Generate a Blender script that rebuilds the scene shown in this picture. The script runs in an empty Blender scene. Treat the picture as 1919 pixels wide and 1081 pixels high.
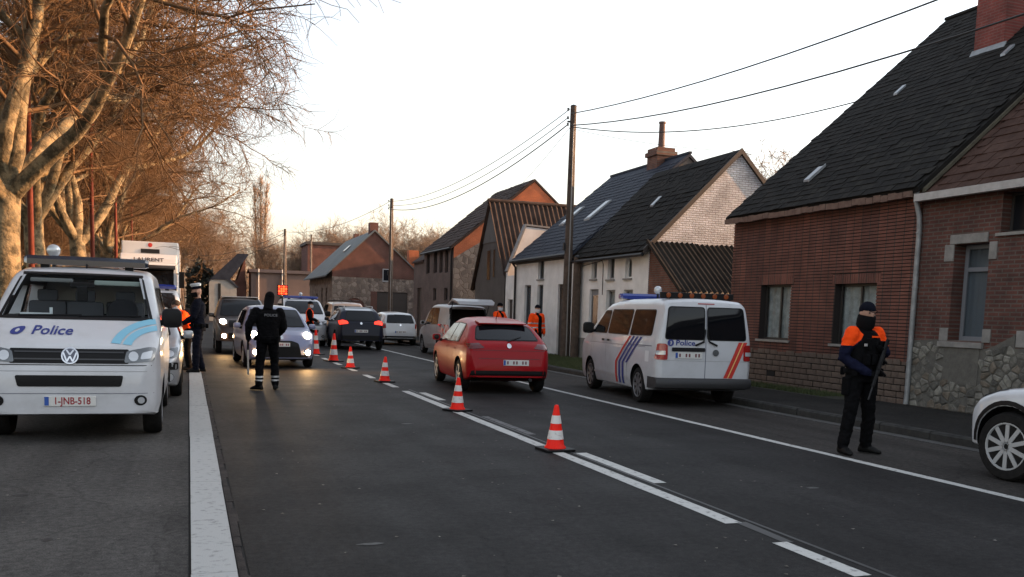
import bpy, bmesh, math, random
import numpy as np
from mathutils import Vector, Matrix
from mathutils.bvhtree import BVHTree

random.seed(7); np.random.seed(7)
S = bpy.context.scene
COL = S.collection
R = math.radians

# ------------------------------------------------------------ camera
# handheld, 1.59 m above the road, over the left edge of the white strip
YAW, PIT, ROLL, HC = R(19.679), R(5.927), R(1.776), 1.591
fw = Vector((math.sin(YAW)*math.cos(PIT), math.cos(YAW)*math.cos(PIT), -math.sin(PIT)))
rt = Vector((math.cos(YAW), -math.sin(YAW), 0)); up = rt.cross(fw)
r2 = rt*math.cos(ROLL) + up*math.sin(ROLL); u2 = -rt*math.sin(ROLL) + up*math.cos(ROLL)
cd = bpy.data.cameras.new('camera'); cam = bpy.data.objects.new('camera', cd); COL.objects.link(cam)
cam.matrix_world = Matrix(((r2.x, u2.x, -fw.x, 0), (r2.y, u2.y, -fw.y, 0), (r2.z, u2.z, -fw.z, HC), (0, 0, 0, 1)))
cd.sensor_width = 36; cd.lens = 1701.2/1919*36; cd.shift_y = (764.9-540.5)/1919
cd.clip_end = 3000; cd.clip_start = .05
S.camera = cam

# ------------------------------------------------------------ sky, sun, exposure
SUN_AZ, SUN_EL = R(-6.5), R(12.5)          # direction TO the sun, azimuth from +X towards +Y
w = bpy.data.worlds.new('World'); S.world = w; w.use_nodes = True
nt = w.node_tree; nt.nodes.clear()
sky = nt.nodes.new('ShaderNodeTexSky'); sky.sky_type = 'NISHITA'; sky.sun_disc = False
sky.sun_elevation = SUN_EL; sky.sun_rotation = math.pi/2 - SUN_AZ
sky.air_density = 1.0; sky.dust_density = 2.2; sky.ozone_density = 1.0
hs = nt.nodes.new('ShaderNodeHueSaturation'); hs.inputs['Saturation'].default_value = .42
bg = nt.nodes.new('ShaderNodeBackground'); bg.inputs['Strength'].default_value = .15
wo = nt.nodes.new('ShaderNodeOutputWorld')
nt.links.new(sky.outputs[0], hs.inputs['Color'])
# warm evening band low in the sky, all round the horizon
tcw = nt.nodes.new('ShaderNodeTexCoord'); sxw = nt.nodes.new('ShaderNodeSeparateXYZ'); rpw = nt.nodes.new('ShaderNodeValToRGB'); mxw = nt.nodes.new('ShaderNodeMix')
el = rpw.color_ramp.elements; el[0].position = 0; el[0].color = (1, .76, .60, 1); el[1].position = .26; el[1].color = (1, 1, 1, 1); e2 = el.new(.10); e2.color = (1, .90, .80, 1)
mxw.data_type = 'RGBA'; mxw.blend_type = 'MULTIPLY'; mxw.inputs[0].default_value = 1
nt.links.new(tcw.outputs['Generated'], sxw.inputs[0]); nt.links.new(sxw.outputs['Z'], rpw.inputs[0]); nt.links.new(hs.outputs[0], mxw.inputs[6]); nt.links.new(rpw.outputs[0], mxw.inputs[7])
nt.links.new(mxw.outputs[2], bg.inputs[0]); nt.links.new(bg.outputs[0], wo.inputs[0])
sl = bpy.data.lights.new('sun', 'SUN'); sl.energy = 3.3; sl.angle = R(.6); sl.color = (1, .48, .17)
so = bpy.data.objects.new('sun', sl); COL.objects.link(so)
sd = Vector((math.cos(SUN_AZ)*math.cos(SUN_EL), math.sin(SUN_AZ)*math.cos(SUN_EL), math.sin(SUN_EL)))
so.rotation_euler = sd.to_track_quat('Z', 'Y').to_euler(); so.location = (60, -10, 30)
S.view_settings.view_transform = 'Standard'; S.view_settings.look = 'None'
S.view_settings.exposure = 1.7; S.view_settings.gamma = 1

# ------------------------------------------------------------ materials
MATS = {}
def M(name, col, rough=.6, metal=0, col2=None, scale=4, bump=0, bscale=60, coat=0, emit=None, estr=0, spec=.5,
      mode='noise', bw=.22, bh=.065, mortar=(.25, .22, .2), axis='yz', detail=6, lo=.35, hi=.65, msize=.012, bdist=.01):
    if name in MATS: return MATS[name]
    m = bpy.data.materials.new(name); m.use_nodes = True; MATS[name] = m
    n = m.node_tree.nodes; L = m.node_tree.links; b = n['Principled BSDF']
    def c4(c): return (c[0], c[1], c[2], 1)
    b.inputs['Base Color'].default_value = c4(col); b.inputs['Roughness'].default_value = rough
    b.inputs['Metallic'].default_value = metal; b.inputs['Coat Weight'].default_value = coat
    b.inputs['Coat Roughness'].default_value = .06; b.inputs['Specular IOR Level'].default_value = spec
    if emit: b.inputs['Emission Color'].default_value = c4(emit); b.inputs['Emission Strength'].default_value = estr
    tc = n.new('ShaderNodeTexCoord'); vec = tc.outputs['Object']; cout = None
    if mode == 'brick':
        sp = n.new('ShaderNodeSeparateXYZ'); cb = n.new('ShaderNodeCombineXYZ'); L.new(vec, sp.inputs[0])
        L.new(sp.outputs['Y' if axis[0] == 'y' else 'X'], cb.inputs[0]); L.new(sp.outputs['Z'], cb.inputs[1])
        br = n.new('ShaderNodeTexBrick'); L.new(cb.outputs[0], br.inputs['Vector'])
        br.inputs['Color1'].default_value = c4(col); br.inputs['Color2'].default_value = c4(col2 or col)
        br.inputs['Mortar'].default_value = c4(mortar); br.inputs['Scale'].default_value = 1
        br.inputs['Brick Width'].default_value = bw; br.inputs['Row Height'].default_value = bh
        br.inputs['Mortar Size'].default_value = msize; br.inputs['Mortar Smooth'].default_value = .3
        nz = n.new('ShaderNodeTexNoise'); nz.inputs['Scale'].default_value = scale; nz.inputs['Detail'].default_value = 8; L.new(vec, nz.inputs['Vector'])
        mx = n.new('ShaderNodeMix'); mx.data_type = 'RGBA'; mx.blend_type = 'MULTIPLY'; mx.inputs[0].default_value = .8
        rp = n.new('ShaderNodeValToRGB'); rp.color_ramp.elements[0].position = .3; rp.color_ramp.elements[0].color = (.5, .48, .46, 1)
        rp.color_ramp.elements[1].position = .7; rp.color_ramp.elements[1].color = (1.1, 1.08, 1.05, 1)
        L.new(nz.outputs[0], rp.inputs[0]); L.new(br.outputs[0], mx.inputs[6]); L.new(rp.outputs[0], mx.inputs[7])
        L.new(mx.outputs[2], b.inputs['Base Color'])
        bp = n.new('ShaderNodeBump'); bp.inputs['Strength'].default_value = .8; bp.inputs['Distance'].default_value = bdist; bp.invert = True
        ad = n.new('ShaderNodeMath'); ad.operation = 'MULTIPLY_ADD'; ad.inputs[1].default_value = -.5
        n2 = n.new('ShaderNodeTexNoise'); n2.inputs['Scale'].default_value = 30; L.new(vec, n2.inputs['Vector'])
        L.new(n2.outputs[0], ad.inputs[0]); L.new(br.outputs['Fac'], ad.inputs[2])
        L.new(ad.outputs[0], bp.inputs['Height']); L.new(bp.outputs[0], b.inputs['Normal'])
        return m
    if mode == 'stone':
        vo = n.new('ShaderNodeTexVoronoi'); vo.inputs['Scale'].default_value = scale; L.new(vec, vo.inputs['Vector'])
        ve = n.new('ShaderNodeTexVoronoi'); ve.feature = 'DISTANCE_TO_EDGE'; ve.inputs['Scale'].default_value = scale; L.new(vec, ve.inputs['Vector'])
        rp = n.new('ShaderNodeValToRGB'); rp.color_ramp.elements[0].color = c4(col); rp.color_ramp.elements[1].color = c4(col2)
        sp = n.new('ShaderNodeSeparateColor'); L.new(vo.outputs['Color'], sp.inputs[0]); L.new(sp.outputs[0], rp.inputs[0])
        r3 = n.new('ShaderNodeValToRGB'); r3.color_ramp.elements[0].position = .02; r3.color_ramp.elements[1].position = .09; L.new(ve.outputs[0], r3.inputs[0])
        mx = n.new('ShaderNodeMix'); mx.data_type = 'RGBA'; mx.inputs[6].default_value = c4(mortar); L.new(r3.outputs[0], mx.inputs[0]); L.new(rp.outputs[0], mx.inputs[7])
        L.new(mx.outputs[2], b.inputs['Base Color'])
        bp = n.new('ShaderNodeBump'); bp.inputs['Strength'].default_value = .7; bp.inputs['Distance'].default_value = .02
        L.new(r3.outputs[0], bp.inputs['Height']); L.new(bp.outputs[0], b.inputs['Normal'])
        return m
    if col2 is not None:
        nz = n.new('ShaderNodeTexNoise'); nz.inputs['Scale'].default_value = scale; nz.inputs['Detail'].default_value = detail
        nz.inputs['Roughness'].default_value = .65; L.new(vec, nz.inputs['Vector'])
        rp = n.new('ShaderNodeValToRGB'); rp.color_ramp.elements[0].color = c4(col); rp.color_ramp.elements[1].color = c4(col2)
        rp.color_ramp.elements[0].position = lo; rp.color_ramp.elements[1].position = hi
        L.new(nz.outputs[0], rp.inputs[0]); L.new(rp.outputs[0], b.inputs['Base Color'])
    if bump:
        nb = n.new('ShaderNodeTexNoise'); nb.inputs['Scale'].default_value = bscale; nb.inputs['Detail'].default_value = 5; L.new(vec, nb.inputs['Vector'])
        bp = n.new('ShaderNodeBump'); bp.inputs['Strength'].default_value = bump; bp.inputs['Distance'].default_value = bdist
        L.new(nb.outputs[0], bp.inputs['Height']); L.new(bp.outputs[0], b.inputs['Normal'])
    return m

def asphalt(name, c1, c2, rough, patch=.8):
    m = bpy.data.materials.new(name); m.use_nodes = True; MATS[name] = m
    n = m.node_tree.nodes; L = m.node_tree.links; b = n['Principled BSDF']
    tc = n.new('ShaderNodeTexCoord'); vec = tc.outputs['Object']
    def noise(s, d=6, ro=.6, v=vec):
        z = n.new('ShaderNodeTexNoise'); z.inputs['Scale'].default_value = s; z.inputs['Detail'].default_value = d; z.inputs['Roughness'].default_value = ro; L.new(v, z.inputs['Vector']); return z.outputs[0]
    def ramp(i, p0, c0, p1, c1_):
        r_ = n.new('ShaderNodeValToRGB'); e = r_.color_ramp.elements; e[0].position = p0; e[1].position = p1; e[0].color = (*c0, 1); e[1].color = (*c1_, 1); L.new(i, r_.inputs[0]); return r_.outputs[0]
    def mul(a, b_, f):
        x = n.new('ShaderNodeMix'); x.data_type = 'RGBA'; x.blend_type = 'MULTIPLY'; x.inputs[0].default_value = f; L.new(a, x.inputs[6]); L.new(b_, x.inputs[7]); return x.outputs[2]
    base = ramp(noise(.6, 8), .35, c1, .65, c2)
    mp = n.new('ShaderNodeMapping'); mp.inputs['Scale'].default_value = (2.2, .06, 1); L.new(vec, mp.inputs[0])
    tracks = ramp(noise(1.0, 3, .5, mp.outputs[0]), .35, (.78, .78, .78), .6, (1.12, 1.12, 1.12))     # wheel paths worn along the road
    grit = ramp(noise(95, 3), .3, (.45, .45, .45), .74, (1.8, 1.76, 1.7))
    mid = ramp(noise(17, 6, .7), .34, (.58, .58, .58), .68, (1.5, 1.48, 1.45))
    pat = n.new('ShaderNodeTexVoronoi'); pat.inputs['Scale'].default_value = .16; pmp = n.new('ShaderNodeMapping'); pmp.inputs['Scale'].default_value = (1.6, .55, 1); L.new(vec, pmp.inputs[0]); L.new(pmp.outputs[0], pat.inputs['Vector'])
    pch = ramp(pat.outputs['Color'], .2, (.86, .86, .87), .8, (1.12, 1.11, 1.1))
    spots = ramp(noise(5.5, 5, .7), .24, (.45, .44, .43), .34, (1, 1, 1))
    c = mul(mul(mul(mul(mul(base, tracks, patch), grit, .8), mid, .8), pch, .8), spots, .75)
    # fine cracks
    vo = n.new('ShaderNodeTexVoronoi'); vo.feature = 'DISTANCE_TO_EDGE'; vo.inputs['Scale'].default_value = .55
    wv = n.new('ShaderNodeMix'); wv.data_type = 'VECTOR'; wv.inputs[0].default_value = .25
    nzc = n.new('ShaderNodeTexNoise'); nzc.inputs['Scale'].default_value = 2.5; nzc.inputs['Detail'].default_value = 6; L.new(vec, nzc.inputs['Vector'])
    L.new(vec, wv.inputs[4]); L.new(nzc.outputs['Color'], wv.inputs[5]); L.new(wv.outputs[1], vo.inputs['Vector'])
    cr = ramp(vo.outputs[0], .0, (.5, .5, .5), .006, (1, 1, 1))
    c = mul(c, cr, .55); L.new(c, b.inputs['Base Color'])
    b.inputs['Specular IOR Level'].default_value = .05
    rr = n.new('ShaderNodeMapRange'); rr.inputs['To Min'].default_value = rough-.1; rr.inputs['To Max'].default_value = rough+.16
    L.new(noise(1.1, 6), rr.inputs[0]); L.new(rr.outputs[0], b.inputs['Roughness'])
    bp = n.new('ShaderNodeBump'); bp.inputs['Strength'].default_value = .35; bp.inputs['Distance'].default_value = .004
    L.new(noise(110, 3), bp.inputs['Height']); L.new(bp.outputs[0], b.inputs['Normal'])
    return m

def paint(name, col, under, wear=.45, scale=9):
    """road paint with worn spots showing the asphalt"""
    m = M(name, under, .7, 0, col, scale, .3, 120, detail=9, lo=wear-.1, hi=wear+.04)
    return m

ASPH = asphalt('asphalt_road', (.023, .0228, .0236), (.032, .0316, .0325), .60)
ASPH_SH = asphalt('asphalt_shoulder', (.040, .038, .037), (.054, .051, .049), .7)
ASPH_LB = asphalt('asphalt_layby', (.056, .054, .053), (.078, .075, .073), .75)
ASPH_PV = asphalt('asphalt_pavement', (.022, .022, .022), (.034, .033, .032), .8, .3)
PAINT = paint('road_paint', (.50, .50, .48), (.12, .12, .12), .42, 13)
PAINT2 = paint('strip_paint', (.40, .40, .39), (.22, .22, .215), .42, 16)
CONC = M('concrete', (.05, .049, .047), .85, 0, (.085, .083, .08), 3, .4, 50)
KERB = M('kerb_stone', (.026, .026, .026), .85, 0, (.05, .049, .046), 4, .4, 50, spec=.2)
EDGE = M('gutter_edge', (.024, .022, .021), .9, 0, (.062, .050, .046), 4, .6, 60, spec=.15)
SOIL = M('soil', (.03, .03, .018), .95, 0, (.055, .05, .03), 3, .6, 30)
GRASS = M('grass', (.035, .055, .016), .8, 0, (.075, .085, .03), 6)
BARK = M('bark', (.075, .060, .034), .9, 0, (.27, .205, .115), 3.2, .9, 14, bdist=.04, lo=.42, hi=.56, detail=9)
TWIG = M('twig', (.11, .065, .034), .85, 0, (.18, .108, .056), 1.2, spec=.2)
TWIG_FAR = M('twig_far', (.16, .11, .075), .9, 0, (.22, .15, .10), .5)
WOODP = M('pole_wood', (.05, .035, .026), .9, 0, (.10, .072, .055), 5, .5, 40)
RUST = M('rust_post', (.11, .022, .013), .7, 0, (.16, .036, .02), 6, spec=.2)
METAL = M('galvanised', (.33, .34, .35), .5, .7, (.45, .46, .47), 8)
DARKMETAL = M('dark_metal', (.03, .03, .032), .5, .6)
WIRE = M('wire', (.02, .02, .02), .6)
BLACKPL = M('black_plastic', (.007, .007, .008), .5, spec=.2)
RUBBER = M('rubber', (.009, .009, .009), .85, 0, (.017, .016, .016), 12, spec=.15)
ALLOY = M('alloy', (.40, .41, .42), .4, .25)
STEELRIM = M('steel_rim', (.20, .20, .21), .5, .6)
CHROME = M('chrome', (.75, .75, .76), .12, 1)
def paintm(name, col, coat=.8, rough=.35, metal=0, spec=.5): return M(name, col, rough, metal, coat=coat, spec=spec)
WHITEP = M('white_paint', (.44, .45, .465), .38, 0, (.54, .555, .585), 1.3, coat=.6, lo=.3, hi=.55)
SILVERP = paintm('silver_paint', (.42, .43, .45), .8, .35, .5)
GREYSILV = paintm('grey_silver_paint', (.30, .30, .31), .3, .45, .1)
LILAC = paintm('silver_blue_paint', (.18, .20, .31), .5, .35, .2)
REDP = paintm('red_paint', (.29, .004, .008), .2, .35, 0, .12)
NAVYP = paintm('navy_paint', (.005, .006, .018), .15, .4, 0, .2)
DARKP = paintm('dark_brown_paint', (.03, .02, .017), .4, .4)
BEIGEP = paintm('beige_paint', (.30, .25, .21), .8, .35, .3)
GLASS = M('car_glass', (.005, .006, .008), .04, spec=.33)
GLASSB = M('house_glass', (.012, .013, .016), .08, spec=.25)
LENS = M('lamp_lens', (.55, .57, .60), .12, .3, coat=1)
LENSD = M('lamp_housing', (.12, .13, .14), .25, .4, coat=1)
LIT = M('lit_headlamp', (1, .9, .75), .3, emit=(1, .78, .48), estr=60)
LITW = M('lit_foglamp', (1, .85, .6), .3, emit=(1, .58, .24), estr=150)
REDLENS = M('red_lens', (.30, .008, .008), .2, coat=1)
REDLIT = M('red_lit', (.6, .02, .01), .3, emit=(1, .035, .015), estr=.75)
ORLIT = M('led_lit', (.8, .1, .02), .3, emit=(1, .10, .02), estr=.85)
AMBER = M('amber_lens', (.22, .045, .006), .3, coat=.3)
BLUELENS = M('blue_lens', (.008, .03, .22), .2, coat=1)
DARKLENS = M('dark_blue_lens', (.012, .02, .035), .2, coat=1)
PLATE = M('plate_white', (.62, .62, .60), .5)
PLATERED = M('plate_red', (.28, .01, .02), .5)
EUBLUE = M('plate_blue', (.02, .08, .35), .5)
DBLUE = M('decal_blue', (.02, .035, .20), .5)
LBLUE = M('decal_light_blue', (.20, .47, .62), .45)
DRED = M('decal_red', (.52, .03, .02), .5)
DYEL = M('decal_yellow', (.72, .50, .18), .5)
DGREY = M('decal_grey', (.10, .11, .15), .5)

# ------------------------------------------------------------ mesh helpers
class MB:
    def __init__(s): s.v = []; s.f = []
    def add(s, vs, fs):
        o = len(s.v); s.v += [tuple(p) for p in vs]; s.f += [tuple(i+o for i in f) for f in fs]; return s
    def box(s, x0, x1, y0, y1, z0, z1):
        return s.add([(x0,y0,z0),(x1,y0,z0),(x1,y1,z0),(x0,y1,z0),(x0,y0,z1),(x1,y0,z1),(x1,y1,z1),(x0,y1,z1)],
                     [(0,3,2,1),(4,5,6,7),(0,1,5,4),(1,2,6,5),(2,3,7,6),(3,0,4,7)])
    def cbox(s, c, d, m=None):
        vs = []
        for k in range(8):
            p = Vector(((k & 1)-.5, ((k >> 1) & 1)-.5, ((k >> 2) & 1)-.5)); p = Vector((p.x*d[0], p.y*d[1], p.z*d[2]))
            if m is not None: p = m @ p
            vs.append(p+Vector(c))
        return s.add(vs, [(0,2,3,1),(4,5,7,6),(0,1,5,4),(2,6,7,3),(0,4,6,2),(1,3,7,5)])
    def prism(s, pts, ax, a, b):
        """pts 2-D polygon; ax = axis of extrusion; x:(y,z) y:(x,z) z:(x,y)"""
        n = len(pts)
        def q(p, t): return (t, p[0], p[1]) if ax == 'x' else (p[0], t, p[1]) if ax == 'y' else (p[0], p[1], t)
        return s.add([q(p, a) for p in pts]+[q(p, b) for p in pts],
                     [tuple(range(n-1, -1, -1)), tuple(range(n, 2*n))]+[(i, (i+1) % n, n+(i+1) % n, n+i) for i in range(n)])
    def loft(s, rings, cap=True):
        n = len(rings[0]); o = len(s.v)
        for r_ in rings: s.v += [tuple(p) for p in r_]
        for k in range(len(rings)-1):
            for i in range(n):
                s.f.append((o+k*n+i, o+k*n+(i+1) % n, o+(k+1)*n+(i+1) % n, o+(k+1)*n+i))
        if cap: s.f.append(tuple(o+i for i in range(n-1, -1, -1))); s.f.append(tuple(o+(len(rings)-1)*n+i for i in range(n)))
        return s
    def tube(s, pts, rad, n=6, cap=True):
        pts = [Vector(p) for p in pts]; m = len(pts)
        if not hasattr(rad, '__len__'): rad = [rad]*m
        rings = []; ref = Vector((0, 0, 1))
        for i, p in enumerate(pts):
            d = (pts[min(i+1, m-1)]-pts[max(i-1, 0)]).normalized()
            if abs(d.dot(ref)) > .95: ref = Vector((1, 0, 0)) if abs(d.x) < .9 else Vector((0, 1, 0))
            a = d.cross(ref).normalized(); b = d.cross(a); ref = a.cross(d)
            rr = rad[i] if hasattr(rad[i], '__len__') else (rad[i], rad[i])
            rings.append([p+a*rr[0]*math.cos(t)+b*rr[1]*math.sin(t) for t in (2*math.pi*k/n for k in range(n))])
        return s.loft(rings, cap)
    def lathe(s, prof, c=(0, 0, 0), ax='z', n=24):
        """prof list of (r, h) along the axis"""
        rings = []
        for (r_, h) in prof:
            g = []
            for k in range(n):
                t = 2*math.pi*k/n; a, b = r_*math.cos(t), r_*math.sin(t)
                p = (a, b, h) if ax == 'z' else (h, a, b) if ax == 'x' else (b, h, a)
                g.append((p[0]+c[0], p[1]+c[1], p[2]+c[2]))
            rings.append(g)
        return s.loft(rings, True)
    def ball(s, c, r_, n=10, sc=(1, 1, 1)):
        pr = []
        for k in range(1, n): t = math.pi*k/n; pr.append((math.sin(t)*r_, -math.cos(t)*r_))
        o = len(s.v); s.lathe(pr, (0, 0, 0), 'z', n+4)
        for i in range(o, len(s.v)): p = s.v[i]; s.v[i] = (p[0]*sc[0]+c[0], p[1]*sc[1]+c[1], p[2]*sc[2]+c[2])
        return s
    def mesh(s, name):
        me = bpy.data.meshes.new(name); me.from_pydata(s.v, [], s.f); return me
    def build(s, name, mat, parent=None, smooth=False, world=False, bevel=0, kind=None, fix=True):
        me = s.mesh(name)
        if fix:
            bm = bmesh.new(); bm.from_mesh(me); bmesh.ops.recalc_face_normals(bm, faces=bm.faces)
            if bevel: bmesh.ops.bevel(bm, geom=[e for e in bm.edges if e.is_manifold and e.calc_face_angle(0) > .5], offset=bevel, segments=2, affect='EDGES', profile=.6)
            bm.to_mesh(me); bm.free()
        if smooth: smooth_mesh(me, smooth if not isinstance(smooth, bool) else 40)
        return obj(name, me, mat, parent, world, kind)
def smooth_mesh(me, ang=40):
    me.shade_smooth() if ang >= 180 else me.set_sharp_from_angle(angle=R(ang))
    if ang < 180:
        for p in me.polygons: p.use_smooth = True
def obj(name, me, mat, parent=None, world=False, kind=None):
    o = bpy.data.objects.new(name, me); COL.objects.link(o)
    if mat is not None and len(me.materials) == 0: me.materials.append(mat)
    if parent is not None:
        o.parent = parent
        if world:
            loc = parent.get('_loc') if '_loc' in parent else (0, 0, 0)
            o.location = (-loc[0], -loc[1], -loc[2])
    if kind: o['kind'] = kind
    return o
def thing(name, label, cat, loc=(0, 0, 0), rz=0, group=None):
    o = bpy.data.objects.new(name, None); COL.objects.link(o); o.location = loc; o.rotation_euler = (0, 0, rz)
    o.empty_display_size = .2
    o['label'] = label; o['category'] = cat; o['_loc'] = tuple(loc)
    if group: o['group'] = group
    return o
def tag(o, label, cat, group=None):
    o['label'] = label; o['category'] = cat
    if group: o['group'] = group
    return o
def copy_tree(o, parent=None):
    c = o.copy(); COL.objects.link(c); c.parent = parent
    for ch in list(o.children): copy_tree(ch, c)
    return c
def rpoly(pts, r_, n=4):
    out = []; m = len(pts)
    rr = r_ if hasattr(r_, '__len__') else [r_]*m
    for i in range(m):
        p = Vector(pts[i]); a = Vector(pts[i-1])-p; b = Vector(pts[(i+1) % m])-p
        t = min(rr[i], a.length*.45, b.length*.45)
        if t < 1e-4: out.append(tuple(p)); continue
        p0 = p+a.normalized()*t; p1 = p+b.normalized()*t
        for k in range(n+1):
            s_ = k/n; out.append(tuple(p0*(1-s_)**2+p*2*s_*(1-s_)+p1*s_**2))
    return out
def lerp(tab, x):
    if x <= tab[0][0]: return tab[0][1]
    for (a, b), (c, d) in zip(tab, tab[1:]):
        if x <= c: return b+(d-b)*(x-a)/(c-a) if c > a else d
    return tab[-1][1]
_font = {}
def text_mesh(t, size, sx=1, shear=0, bold=0):
    cu = bpy.data.curves.new('txt', 'FONT'); cu.body = t; cu.size = size; cu.align_x = 'CENTER'; cu.align_y = 'CENTER'; cu.shear = shear; cu.offset = bold
    cu.resolution_u = 3
    o = bpy.data.objects.new('txt', cu); COL.objects.link(o)
    dg = bpy.context.evaluated_depsgraph_get(); dg.update()
    me = bpy.data.meshes.new_from_object(o.evaluated_get(dg))
    bpy.data.objects.remove(o); bpy.data.curves.remove(cu)
    v = [(p.co.x*sx, p.co.y) for p in me.vertices]; f = [tuple(p.vertices) for p in me.polygons]
    bpy.data.meshes.remove(me); return v, f
def flat_text(t, size, mat, parent, origin, udir, vdir, sx=1, name='lettering', bold=0, world=False):
    v, f = text_mesh(t, size, sx, 0, bold); o = Vector(origin); u = Vector(udir); w_ = Vector(vdir)
    mb = MB(); mb.add([o+u*a+w_*b for a, b in v], f); return mb.build(name, mat, parent, world=world, fix=False)

# ------------------------------------------------------------ ground, road, pavement
def struct(name, mb, mat, smooth=False):
    o = mb.build(name, mat, None, smooth); o['kind'] = 'structure'; return o
def sheet(name, x0, x1, y0, y1, z, mat, kind='structure', ny=1):
    mb = MB()
    for k in range(ny):
        a = y0+(y1-y0)*k/ny; b = y0+(y1-y0)*(k+1)/ny
        mb.add([(x0, a, z), (x1, a, z), (x1, b, z), (x0, b, z)], [(0, 1, 2, 3)])
    o = mb.build(name, mat); o['kind'] = kind; return o
sheet('ground', -500, 700, -120, 1400, -.06, SOIL)
sheet('layby', -3.6, -.01, -30, 130, 0, ASPH_LB)
sheet('road', .335, 7.36, -30, 190, 0, ASPH)
sheet('shoulder', 7.36, 9.62, -30, 190, 0, ASPH_SH)
sheet('gutter', 9.62, 9.85, -30, 190, .004, CONC)
sheet('pavement', 10.0, 13.2, -30, 36, .115, ASPH_PV)
sheet('pavement_beyond', 10.0, 13.2, 36, 190, .115, ASPH_PV)
sheet('gravel_verge', -9, -3.6, -30, 130, -.03, M('verge_soil', (.05, .042, .03), .95, 0, (.085, .07, .05), 2, .6, 25))
# white painted concrete strip along the layby, with its broken stone edge
wb = MB()
y = -3.0
while y < 70:
    l = 2.6+random.random()*.8; wb.box(.004+random.uniform(-.003, .003), .268+random.uniform(-.004, .004), y, y+l-.006, -.05, .014+random.uniform(0, .004)); y += l
o = wb.build('painted_strip', PAINT2, bevel=0); o['kind'] = 'structure'
eb = MB(); y = -2.0
while y < 60:
    l = .18+random.random()*.3; eb.box(.275, .315+random.uniform(0, .03), y, y+l-.004, -.05, .0005+random.uniform(0, .004)); y += l
o = eb.build('gutter_edge', EDGE); o['kind'] = 'structure'
sheet('gutter_joint', -.01, .335, -3, 70, -.004, M('dirt_joint', (.024, .023, .022), .95, 0, (.04, .037, .035), 6, spec=.1))
# kerb: each kerb stone its own piece
kb = bpy.data.objects.new('kerb', None); COL.objects.link(kb); kb['kind'] = 'structure'
km = MB(); km.prism([(9.85, -.05), (9.85, .10), (9.875, .128), (10.0, .128), (10.0, -.05)], 'y', 0, .985)
kme = km.mesh('kerb_stone'); bm = bmesh.new(); bm.from_mesh(kme); bmesh.ops.recalc_face_normals(bm, faces=bm.faces); bm.to_mesh(kme); bm.free(); kme.materials.append(KERB)
for k in range(70):
    o = bpy.data.objects.new('kerb_stone', kme); COL.objects.link(o); o.parent = kb; o.location = (random.uniform(-.006, .006), 2+k, random.uniform(-.006, .004))
kr = MB(); kr.box(9.85, 10.0, 72, 190, -.05, .126); kr.build('kerb_run', KERB, kb)
# painted lines
lines = bpy.data.objects.new('road_marking', None); COL.objects.link(lines); lines['kind'] = 'structure'
def line(x0, x1, y0, y1, mat=PAINT, n=1):
    mb = MB(); m_ = max(1, int((y1-y0)/.5)); L_ = []; R_ = []
    for k in range(m_+1):
        yy = y0+(y1-y0)*k/m_; L_.append((x0+random.uniform(-.006, .006), yy, .004)); R_.append((x1+random.uniform(-.006, .006), yy, .004))
    mb.add(L_+R_, [(k, m_+1+k, m_+2+k, k+1) for k in range(m_)])
    return mb.build('painted_line', mat, lines)
line(3.97, 4.12, 6.03, 17.65)
line(4.24, 4.38, 7.70, 9.60); line(4.24, 4.38, 15.8, 17.3); line(4.25, 4.36, 11.2, 13.3, paint('faded_paint', (.13, .13, .13), (.052, .052, .054), .52, 9))
for a in (-1.4, 2.1): line(3.97, 4.12, a, a+.85)
line(3.97, 4.10, 4.55, 5.42)
y = 18.5
while y < 60: line(3.97, 4.12, y, y+1.1); y += 2.45
line(7.30, 7.43, -3, 90)
sm = MB(); sm.add([(4.20, 4, .0035), (4.235, 4, .0035), (4.22, 18, .0035), (4.19, 18, .0035)], [(0, 1, 2, 3)]); sm.add([(4.06, 5.4, .0036), (4.14, 5.4, .0036), (4.17, 6.05, .0036), (4.07, 6.05, .0036)], [(0, 1, 2, 3)])
o = sm.build('tar_seam', M('tar', (.016, .016, .017), .5)); o['kind'] = 'structure'

# oil stain, scuffs and patched marks on the asphalt
def stain(x, y, rx, ry, mat, z=.003, n=22, name='stain'):
    mb = MB(); pts = [(x+rx*math.cos(2*math.pi*k/n)*random.uniform(.75, 1.1), y+ry*math.sin(2*math.pi*k/n)*random.uniform(.75, 1.1), z) for k in range(n)]
    mb.add(pts, [tuple(range(n))]); o = mb.build(name, mat); o['kind'] = 'structure'
OIL = M('oil_stain', (.018, .017, .017), .5, 0, (.03, .029, .028), 8); SCUFF = M('scuff', (.05, .05, .05), .8, 0, (.10, .10, .098), 14)
stain(-.36, 5.47, .085, .09, OIL); stain(-2.2, 7.3, .12, .1, OIL); stain(-1.3, 8.2, .06, .07, OIL); stain(1.16, 6.02, .10, .03, SCUFF); stain(2.9, 12.5, .09, .05, SCUFF); stain(5.7, 7.2, .07, .04, SCUFF); stain(-.9, 6.6, .03, .05, OIL); stain(-1.9, 6.1, .04, .03, OIL)
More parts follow.
